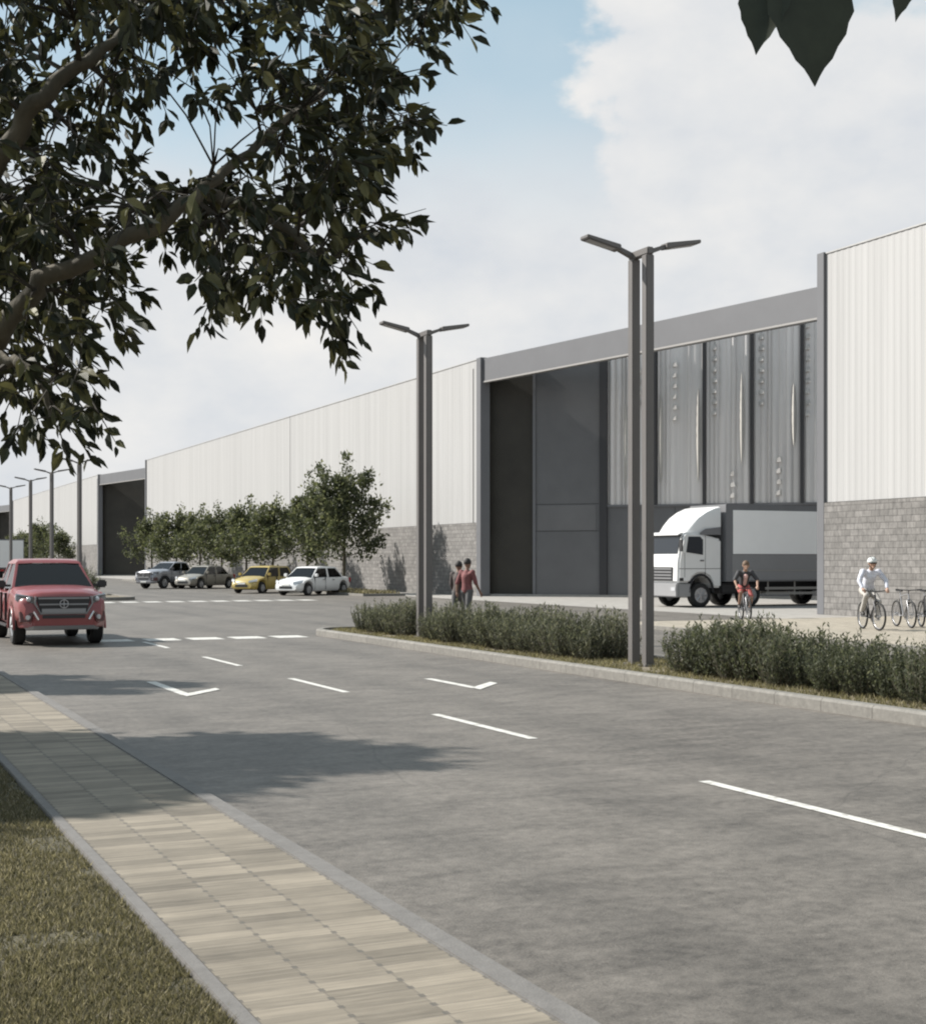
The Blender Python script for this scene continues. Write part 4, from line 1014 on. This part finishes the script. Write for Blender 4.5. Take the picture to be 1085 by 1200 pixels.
# box truck leaving the near portal (heading -v)
def box_truck(label, loc, rz, full=True):
    o = thing('box_truck', label, 'truck', tuple(loc), rz)
    W = 2.40
    # x forward, front bumper at x=0
    prof = [(-2.05, .75), (-2.05, 2.62), (-1.0, 2.86), (-.42, 2.88), (-.30, 2.82), (-.13, 2.05), (-.07, 1.75), (-.05, .95), (-.62, .95), (-.72, 1.16), (-.95, 1.29), (-1.25, 1.29), (-1.48, 1.16), (-1.60, .95), (-1.62, .75)]
    cab = MB().side(prof, -W/2, W/2).build('cab', P_white, o, bevel=.075, seg=3)
    g = MB(); a = [Vector((-.135+.012, -W/2+.14, 2.06)), Vector((-.135+.012, W/2-.14, 2.06)), Vector((-.295+.012, W/2-.18, 2.80)), Vector((-.295+.012, -W/2+.18, 2.80))]
    g.hexa([p-Vector((.05, 0, 0)) for p in a], [p+Vector((.012, 0, 0)) for p in a]); g.build('windscreen', M_glass, cab, bevel=.01)
    for q in (1, -1):
        y = q*(W/2)
        sw = MB(); sw.side([(-.42, 2.12), (-.52, 2.72), (-1.05, 2.72), (-1.18, 2.60), (-1.18, 2.02)], y-.02, y+.014); sw.build('side_window', M_glass, cab)
        j = MB(); j.box(-1.30, -1.285, y-.01, y+.005, 1.1, 2.75); j.box(-.36, -.345, y-.01, y+.005, 1.15, 2.1); j.box(-2.0, -.1, y-.01, y+.005, 1.48, 1.50); j.build('door_gap', M_black, cab)
        MB().box(-1.22, -1.05, y-.01, y+.03, 1.78, 1.82).build('door_handle', M_black, cab, bevel=.006)
        mr = MB(); mr.tube([(-.30, y, 2.75), (-.12, y+q*.14, 2.72), (-.08, y+q*.17, 2.2)], .015, 6); mr.box(-.10, -.04, y+q*.17-.09, y+q*.17+.09, 2.15, 2.6); mr.build('mirror', M_black, o)
        ar = MB(); ar.tube([(-1.11+.55*math.cos(PI*k/12), q*(W/2-.02), .58+.68*math.sin(PI*k/12)) for k in range(13)], .05, 6); ar.build('wheel_arch', M_black, cab, smooth=60)
        wheel(o, -1.11, q*(W/2-.17), .47, .30, 8)
        for x in (-3.45, -7.5): wheel(o, x, q*(W/2-.28), .47, .48, 8)
        st = MB(); st.box(-.62, -.06, q*(W/2)-.06, q*(W/2)+.02, .42, .92) ; st.build('step_panel', M_tgrey2, o, bevel=.02)
        hl = MB(); hl.box(-.20, .035, q*.98-.16, q*.98+.16, .62, .80); hl.build('headlight', M_lampw, o, bevel=.02)
        MB().box(-.30, -.12, y-.02, y+.012, 1.02, 1.14).build('marker_lamp', M_black, cab, bevel=.01)
    MB().box(-.20, .02, -W/2, W/2, .40, .94).build('bumper', M_tgrey2, o, bevel=.04)
    gr = MB(); gr.box(-.09, -.03, -.85, .85, 1.02, 1.55); grl = gr.build('grille', M_black, cab, bevel=.02)
    b = MB()
    for z in (1.10, 1.22, 1.34, 1.46): b.box(-.035, -.015, -.78, .78, z, z+.035)
    b.build('grille_bar', M_tgrey2, grl)
    # roof fairing
    rings = []
    for (x, zt, wf) in ((-.55, 2.93, .80), (-.80, 3.22, .86), (-1.10, 3.50, .91), (-1.45, 3.72, .95), (-1.80, 3.86, .98), (-2.02, 3.90, .98)):
        zb = 2.80 if x > -.9 else 2.80
        hw = W/2*wf
        rings.append([Vector((x, y, z)) for y, z in ((hw, zb), (hw, zt-.14), (hw-.05, zt-.04), (hw-.18, zt), (-hw+.18, zt), (-hw+.05, zt-.04), (-hw, zt-.14), (-hw, zb))])
    fr = MB().loft(rings).build('roof_fairing', P_white, o, smooth=35)
    for q in (1, -1):
        d = MB(); d.side([(-1.05, 2.88), (-1.30, 3.02), (-2.0, 3.10), (-2.0, 2.80), (-1.05, 2.80)], q*(W/2)-.01, q*(W/2)+.006); d.build('fairing_recess', M_tgrey, fr)
    MB().side([(-.30, 2.83), (-.13, 2.78), (-.13, 2.81), (-.34, 2.90)], -W/2+.12, W/2-.12).build('sun_visor', P_white, o)
    # cargo box
    x1, x0 = -2.22, -9.2; zb, zt = .98, 3.99
    bx = MB().box(x0, x1, -W/2-.05, W/2+.05, zb, zt).build('cargo_box', M_tgrey, o, bevel=.02)
    for q in (1, -1):
        y = q*(W/2+.05)
        MB().box(x0+.25, x1-.32, min(y, y+q*.02), max(y, y+q*.02), 2.06, 3.76).build('white_panel', M_tpanel, bx, bevel=.004)
        MB().box(x0+.05, x1-.28, min(y, y+q*.012), max(y, y+q*.012), 1.04, 2.03).build('side_board', M_tgrey2, bx, bevel=.004)
        j = MB(); j.box(x0+.05, x1-.28, min(y+q*.012, y+q*.02), max(y+q*.012, y+q*.02), 1.40, 1.43); j.build('side_rail', M_guard, bx)
        gd = MB()
        for z in (.46, .66): gd.box(-7.0, -4.15, q*(W/2-.06)-.02, q*(W/2-.06)+.02, z, z+.10)
        for x in (-6.9, -5.6, -4.3): gd.box(x-.03, x+.03, q*(W/2-.10)-.02, q*(W/2-.10)+.02, .44, zb-.003)
        gd.build('side_guard', M_guard, o)
        tk = MB(); tk.box(-2.95, -2.15, q*.72-.28, q*.72+.28, .50, .92); tk.build('fuel_tank', M_black, o, bevel=.06)
        MB().box(x0-.02, x0+.04, q*.9-.18, q*.9+.18, .72, .90).build('tail_light', mat('tail_red', (.35, .02, .02), .3), o)
    MB().box(-9.1, -.6, -.45, .45, .58, .975).build('chassis', M_black, o)
    if not full:
        for q in (1, -1): MB().box(x0-.03, x0-.003, q*.60-.57, q*.60+.57, zb+.12, zt-.12).build('rear_door', P_white, bx, bevel=.006)
    return o
box_truck('white-cabbed truck with grey box and white side panel leaving the near portal', P(46.5, 29.75, 0), A+PI)
box_truck('distant white box truck seen from behind at the left picture edge', P(160, 18.2, 0), math.atan2(UY, UX)+.0, full=False)

# ------------------------------------------------------------------ people and bicycles
def organic(name, segs, m, parent, voxel=.014, smooth_it=4, balls=()):
    mb = MB()
    for seg in segs:
        pts, rad = seg; pts = [Vector(p) for p in pts]
        mb.tube(pts, rad, 12)
        mb.ball(pts[0], rad[0], 12, 8); mb.ball(pts[-1], rad[-1], 12, 8)
        for i in range(1, len(pts)-1): mb.ball(pts[i], rad[i], 12, 8)
    for (c, r_, s_) in balls: mb.ball(c, r_, 16, 10, s_)
    o = mb.build(name, m, None)
    md = o.modifiers.new('r', 'REMESH'); md.mode = 'VOXEL'; md.voxel_size = voxel
    s2 = o.modifiers.new('s', 'SMOOTH'); s2.iterations = smooth_it; s2.factor = .5
    bpy.context.view_layer.update()
    dg = bpy.context.evaluated_depsgraph_get()
    me = bpy.data.meshes.new_from_object(o.evaluated_get(dg)); old = o.data
    o.modifiers.clear(); o.data = me; bpy.data.meshes.remove(old)
    me.materials.clear(); me.materials.append(m); me.shade_smooth(); me.name = name
    o.parent = parent
    return o
def lerp(a, b, f): return tuple(Vector(a).lerp(Vector(b), f))
def person(label, loc, rz, J, cols, head_dir=(1, 0, 0), helmet=None, hair=True, long_sleeve=False, shorts=False, jacket_open=None, group=None, glasses=False):
    """J: joints in local space (x forward): pelvis, chest, neck, head, and per side shoulder, elbow, hand, hip, knee, ankle, toe"""
    o = thing('person', label, 'person', tuple(loc), rz, group)
    skin, top_, leg_, shoe, hairm = cols
    V = Vector; segs = []
    hd_ = V(J['head']); fd = V(head_dir).normalized(); sd_ = V((-fd.y, fd.x, 0)).normalized(); up = fd.cross(sd_)
    if up.z < 0: up = -up
    segs.append(([J['pelvis'], lerp(J['pelvis'], J['chest'], .5), J['chest'], lerp(J['chest'], J['neck'], .6)], [.125, .115, .135, .09]))
    segs.append(([J['chest'], J['neck'], lerp(J['neck'], J['head'], .6)], [.09, .056, .055]))
    balls = [(hd_, .112, (.90, .78, 1.10))]
    segs.append(([hd_+fd*.085-up*.015, hd_+fd*.118-up*.035], [.016, .018]))       # nose
    segs.append(([hd_+fd*.06-up*.10, hd_+fd*.085-up*.105], [.035, .025]))       # chin
    segs.append(([hd_+fd*.094-up*.068+sd_*.018, hd_+fd*.094-up*.068-sd_*.018], [.010, .010]))  # lips
    for q in ('l', 'r'):
        k = 1 if q == 'l' else -1
        segs.append(([hd_+sd_*k*.085-up*.0, hd_+sd_*k*.098-up*.02], [.022, .02]))   # ear
        sh_, el, ha = J['sh'+q], J['el'+q], J['ha'+q]
        segs.append(([lerp(J['chest'], sh_, .4), sh_, lerp(sh_, el, .5), el, lerp(el, ha, .35), ha], [.085, .062, .052, .043, .042, .028]))
        hdv = (V(ha)-V(el)).normalized(); J.setdefault('fd'+q, None)
        f0 = V(J['fd'+q]).normalized() if J['fd'+q] else hdv
        wv = f0.cross(V((0, 0, 1)) if abs(f0.z) < .8 else V((1, 0, 0))).normalized(); pv = f0.cross(wv).normalized()
        if pv.z > 0: pv = -pv
        pal = V(ha)+f0*.05
        segs.append(([V(ha), V(ha)+f0*.07], [.028, .036]))
        for i, ln in enumerate((.070, .080, .074, .058)):
            b = V(ha)+f0*.085+wv*(.030-.020*i)
            segs.append(([b, b+f0*ln*.5+pv*.012, b+f0*ln*.75+pv*.045], [.0105, .0098, .0085]))
        b = V(ha)+f0*.03+wv*.032; segs.append(([b, b+wv*.022+f0*.03, b+wv*.022+f0*.06+pv*.02], [.014, .012, .010]))
        hp, kn, an, to = J['hi'+q], J['kn'+q], J['an'+q], J['to'+q]
        segs.append(([hp, lerp(hp, kn, .45), kn, lerp(kn, an, .3), lerp(kn, an, .75), an, ], [.095, .082, .058, .056, .042, .040]))
        segs.append(([an, lerp(an, to, .5), to], [.040, .036, .028]))
        segs.append(([J['pelvis'], hp], [.12, .095]))
    body = organic('body', segs, skin, o, .013, 3, balls)
    # clothing: slightly larger shells over the same skeleton
    t_ = [([lerp(J['pelvis'], J['chest'], .02), lerp(J['pelvis'], J['chest'], .5), J['chest'], lerp(J['chest'], J['neck'], .55)], [.145, .140, .155, .105])]
    ln = [([J['pelvis'], lerp(J['pelvis'], J['chest'], .16)], [.140, .135])]
    for q in ('l', 'r'):
        sh_, el, ha = J['sh'+q], J['el'+q], J['ha'+q]
        t_.append(([lerp(J['chest'], sh_, .4), sh_, lerp(sh_, el, .55), el], [.10, .080, .068, .058]) if not long_sleeve else ([lerp(J['chest'], sh_, .4), sh_, lerp(sh_, el, .55), el, lerp(el, ha, .88)], [.10, .082, .070, .060, .042]))
        t_.append(([lerp(J['pelvis'], J['chest'], .5), J['hi'+q]], [.13, .105]) if not shorts else ([J['pelvis'], J['hi'+q]], [.13, .10]))
        hp, kn, an, to = J['hi'+q], J['kn'+q], J['an'+q], J['to'+q]
        if shorts: ln.append(([J['pelvis'], hp, lerp(hp, kn, .45), lerp(hp, kn, .92)], [.135, .112, .102, .080]))
        else: ln.append(([J['pelvis'], hp, lerp(hp, kn, .45), kn, lerp(kn, an, .5), lerp(kn, an, .94)], [.135, .112, .100, .074, .066, .060]))
        organic('shoe', [([lerp(an, to, -.12), lerp(an, to, .55), to], [.05, .046, .036]), ([an, V(an)+(V(kn)-V(an)).normalized()*.05], [.048, .046])], shoe, o, .014, 2)
    organic('top', t_, top_, o, .016, 4)
    organic('shorts' if shorts else 'trousers', ln, leg_, o, .016, 4)
    if jacket_open:
        c0 = V(J['chest'])+fd*.12; organic('vest_front', [([lerp(J['pelvis'], J['chest'], .35)+fd*0 if False else V(lerp(J['pelvis'], J['chest'], .25))+fd*.11, c0], [.06, .075])], jacket_open, o, .014, 3)
    for k in (1, -1): MB().ball(hd_+fd*.093+sd_*k*.033+up*.008, .013, 8, 6).build('eye', M_black, o, smooth=60)
    if glasses:
        g = MB(); g.tube([hd_+sd_*.088+fd*.02+up*.012, hd_+sd_*.06+fd*.098+up*.010, hd_+fd*.115+up*.008, hd_-sd_*.06+fd*.098+up*.010, hd_-sd_*.088+fd*.02+up*.012], [.012, .024, .016, .024, .012], 8); g.build('sunglasses', M_black, o, smooth=60)
    if helmet:
        hm = MB(); hm.ball(hd_+up*.035-fd*.005, .135, 18, 12, (1.05, .90, .92), zmin=-.10); h_ = hm.build('helmet', helmet, o, smooth=50)
        s_ = MB(); s_.tube([hd_+sd_*.09+up*.03, hd_+sd_*.075-up*.08+fd*.02, hd_-up*.135+fd*.06, hd_-sd_*.075-up*.08+fd*.02, hd_-sd_*.09+up*.03], .007, 6); s_.build('chin_strap', M_black, h_)
        vt = MB()
        for k in (-1, 0, 1): vt.tube([hd_+sd_*k*.045+fd*.11+up*.10, hd_+sd_*k*.05+up*.165, hd_+sd_*k*.045-fd*.11+up*.10], .009, 6)
        vt.build('helmet_vent', M_black, h_)
    elif hair:
        hr = MB(); hr.ball(hd_+up*.028-fd*.016, .122, 18, 12, (.93, .86, 1.02), zmin=-.35); hr.build('hair', hairm, o, smooth=60)
    return o
M_skin = mat('skin_tan', (0.34, 0.21, 0.15), 0.6, var=.06, vscale=12)
M_skind = mat('skin_brown', (0.20, 0.12, 0.085), 0.6, var=.06, vscale=12)
M_hair = mat('dark_hair', (0.02, 0.017, 0.015), 0.7, bump=.5, bscale=60)
M_tred = mat('red_shirt', (0.171, 0.063, 0.063), 0.85, var=.10, vscale=14)
M_tdark = mat('dark_jacket', (0.075, 0.062, 0.058), 0.85, var=.15, vscale=12)
M_trou = mat('grey_trousers', (0.085, 0.085, 0.085), 0.85, var=.12, vscale=12)
M_shoe = mat('dark_shoe', (0.03, 0.028, 0.027), 0.6)
def standing(h=1.8, stride=.0, arm=.0):
    k = h/1.8
    J = dict(pelvis=(0, 0, .96), chest=(0, 0, 1.30), neck=(.01, 0, 1.50), head=(.035, 0, 1.665))
    for q, s_ in (('l', 1), ('r', -1)):
        f = stride*s_
        J['sh'+q] = (0, s_*.185, 1.43); J['el'+q] = (-.02-f*.4, s_*.25, 1.14); J['ha'+q] = (.07-f*.9, s_*.25, .90)
        J['hi'+q] = (0, s_*.09, .92); J['kn'+q] = (.03+f*.55, s_*.095, .50); J['an'+q] = (-.02+f*.95, s_*.095, .085+(.05 if f < 0 else 0)); J['to'+q] = (.15+f*.95, s_*.11, .035)
    return {a: tuple(c*k for c in b) for a, b in J.items()}
awayd = math.atan2(.95, .30)
person('person in a red shirt and dark trousers walking behind the hedge', P(35.2, 16.28, 0), math.atan2(.8, .6), standing(1.86, .20), (M_skind, M_tred, M_trou, M_shoe, M_hair))
person('person in a dark jacket walking left of the one in red', P(35.9, 16.34, 0), math.atan2(.9, .45), standing(1.78, -.18), (M_skind, M_tdark, M_trou, M_shoe, M_hair), long_sleeve=True)

M_bike = mat('bike_frame_dark', (0.05, 0.05, 0.055), 0.4, metal=.3)
M_bikeg = mat('bike_frame_grey', (0.30, 0.30, 0.31), 0.35, metal=.5)
def bicycle(label, loc, rz, fm, group=None, steer=0.0):
    o = thing('bicycle', label, 'bicycle', tuple(loc), rz, group)
    rw = .345; bx, fx = -.48, .56
    fr = MB(); bb = (0, 0, .29); st = (-.20, 0, .80); htt = (.36, 0, .86); htb = (.40, 0, .72)
    for a, b, q in ((bb, st, .018), (bb, htb, .022), (st, htt, .018), (htt, htb, .021), (bb, (bx, .05, rw), .011), (bb, (bx, -.05, rw), .011), (st, (bx, .05, rw), .010), (st, (bx, -.05, rw), .010)): fr.tube([a, b], q, 8)
    fr.build('frame', fm, o, smooth=50)
    M_ = Matrix.Translation((.40, 0, 0)) @ Matrix.Rotation(steer, 4, 'Z') @ Matrix.Translation((-.40, 0, 0))
    def sv(p): return M_ @ Vector(p)
    fk = MB(); fk.tube([sv((.40, 0, .74)), sv((.41, .06, .70)), sv((fx, .06, rw))], [.018, .016, .010], 8); fk.tube([sv((.40, 0, .74)), sv((.41, -.06, .70)), sv((fx, -.06, rw))], [.018, .016, .010], 8); fk.build('fork', fm, o, smooth=50)
    for x, sf in ((bx, lambda p: Vector(p)), (fx, sv)):
        c = sf((x, 0, rw)); ax = sf((x, 1, rw))-sf((x, 0, rw))
        w_ = MB(); w_.ring(c, ax, rw-.026, .026, 36, 8); w_ = w_.build('wheel', M_tyre, o, smooth=70)
        rm = MB(); rm.ring(c, ax, rw-.052, .010, 36, 6); rm.build('rim', M_rim, w_, smooth=70)
        sp = MB(); e = ax.orthogonal().normalized(); g = ax.cross(e)
        for i in range(18):
            an = 2*PI*i/18; d = e*math.cos(an)+g*math.sin(an); sp.tube([c+d*.02+ax*(.02 if i % 2 else -.02), c+d*(rw-.055)], .0018, 4)
        sp.disc(c, ax, .022, .08, 12); sp.build('spokes', M_rim, w_)
    hb = MB(); hb.tube([sv((.36, 0, .86)), sv((.35, 0, .93)), sv((.42, 0, .96))], .014, 8); hb.tube([sv((.38, .33, .98)), sv((.42, .15, .97)), sv((.42, 0, .96)), sv((.42, -.15, .97)), sv((.38, -.33, .98))], .013, 8)
    h_ = hb.build('handlebar', M_bike, o, smooth=50)
    gp = MB()
    for q in (1, -1): gp.tube([sv((.385, q*.25, .977)), sv((.375, q*.345, .98))], .019, 8)
    gp.build('grip', M_black, h_, smooth=50)
    sd = MB(); sd.tube([(-.20, 0, .80), (-.225, 0, .92)], .014, 8); sd.build('seat_post', M_rim, o, smooth=50)
    s2 = MB(); s2.loft([[Vector((x, y, z)) for y, z in ((w_, .925), (w_*.9, .955), (0, .962), (-w_*.9, .955), (-w_, .925), (0, .915))] for x, w_ in ((-.37, .06), (-.32, .078), (-.25, .065), (-.17, .032), (-.08, .020))]); s2.build('saddle', M_black, o, smooth=50)
    ck = MB(); ck.disc((0, .055, .29), (0, 1, 0), .095, .006, 24); ck.tube([(0, .07, .29), (.165, .075, .25)], .011, 6); ck.tube([(0, -.07, .29), (-.165, -.075, .33)], .011, 6); ck.box(.12, .21, .08, .18, .235, .26); ck.box(-.21, -.12, -.18, -.08, .32, .345)
    ck.build('crank', M_rim, o)
    return o
def riding():
    J = dict(pelvis=(-.20, 0, 1.02), chest=(.0, 0, 1.33), neck=(.10, 0, 1.50), head=(.17, 0, 1.655))
    for q, s_ in (('l', 1), ('r', -1)):
        J['sh'+q] = (.06, s_*.20, 1.44); J['el'+q] = (.19, s_*.34, 1.22); J['ha'+q] = (.345, s_*.31, 1.03); J['fd'+q] = (.55, -s_*.12, -.32)
        J['hi'+q] = (-.19, s_*.10, .98)
    J['knl'] = (.22, .15, .70); J['anl'] = (.10, .13, .34); J['tol'] = (.24, .13, .295)
    J['knr'] = (.17, -.15, .86); J['anr'] = (-.20, -.13, .44); J['tor'] = (-.08, -.13, .385)
    return J
M_jerw = mat('white_blue_jersey', (0.527, 0.544, 0.612), 0.8, var=.25, vscale=5, stretch=(1, 1, 3))
M_beige = mat('beige_trousers', (0.391, 0.374, 0.3485), 0.85, var=.08, vscale=10)
M_helm = mat('pale_helmet', (0.55, 0.57, 0.56), 0.5)
M_jb = mat('black_cycling_jacket', (0.035, 0.035, 0.038), 0.75, var=.2, vscale=8)
M_rs = mat('red_shorts', (0.336, 0.08, 0.072), 0.8, var=.1, vscale=9)
M_vw = mat('pale_red_front', (0.55, 0.36, 0.33), 0.8, var=.4, vscale=9)
c1 = P(27.6, 23.8, .08); a1 = math.atan2(-.98, .08)
bicycle('bicycle ridden by the cyclist in the white and blue jersey', c1, a1, M_bike, steer=.12)
person('cyclist with pale helmet and white-blue jersey riding before the block wall', c1, a1, riding(), (M_skin, M_jerw, M_beige, M_shoe, M_hair), helmet=M_helm, long_sleeve=True, glasses=True)
c2 = P(35.0, 25.4, 0.0); a2 = math.atan2(-1.0, .02)
bicycle('bicycle ridden by the cyclist in red and black before the truck', c2, a2, M_bikeg)
person('cyclist in black and red top with red shorts before the truck side', c2, a2, riding(), (M_skin, M_jb, M_rs, M_shoe, mat('brown_hair', (.12, .075, .045), .7)), shorts=True, jacket_open=M_vw)
bicycle('grey bicycle parked right of the riding cyclist by the block wall', (11.35, 36.3, .08), math.atan2(-.9, .05), M_bikeg, 'bicycles parked by the wall')
bicycle('dark bicycle at the right picture edge by the block wall', (11.85, 36.0, .08), math.atan2(-.95, -.05), M_bike, 'bicycles parked by the wall')
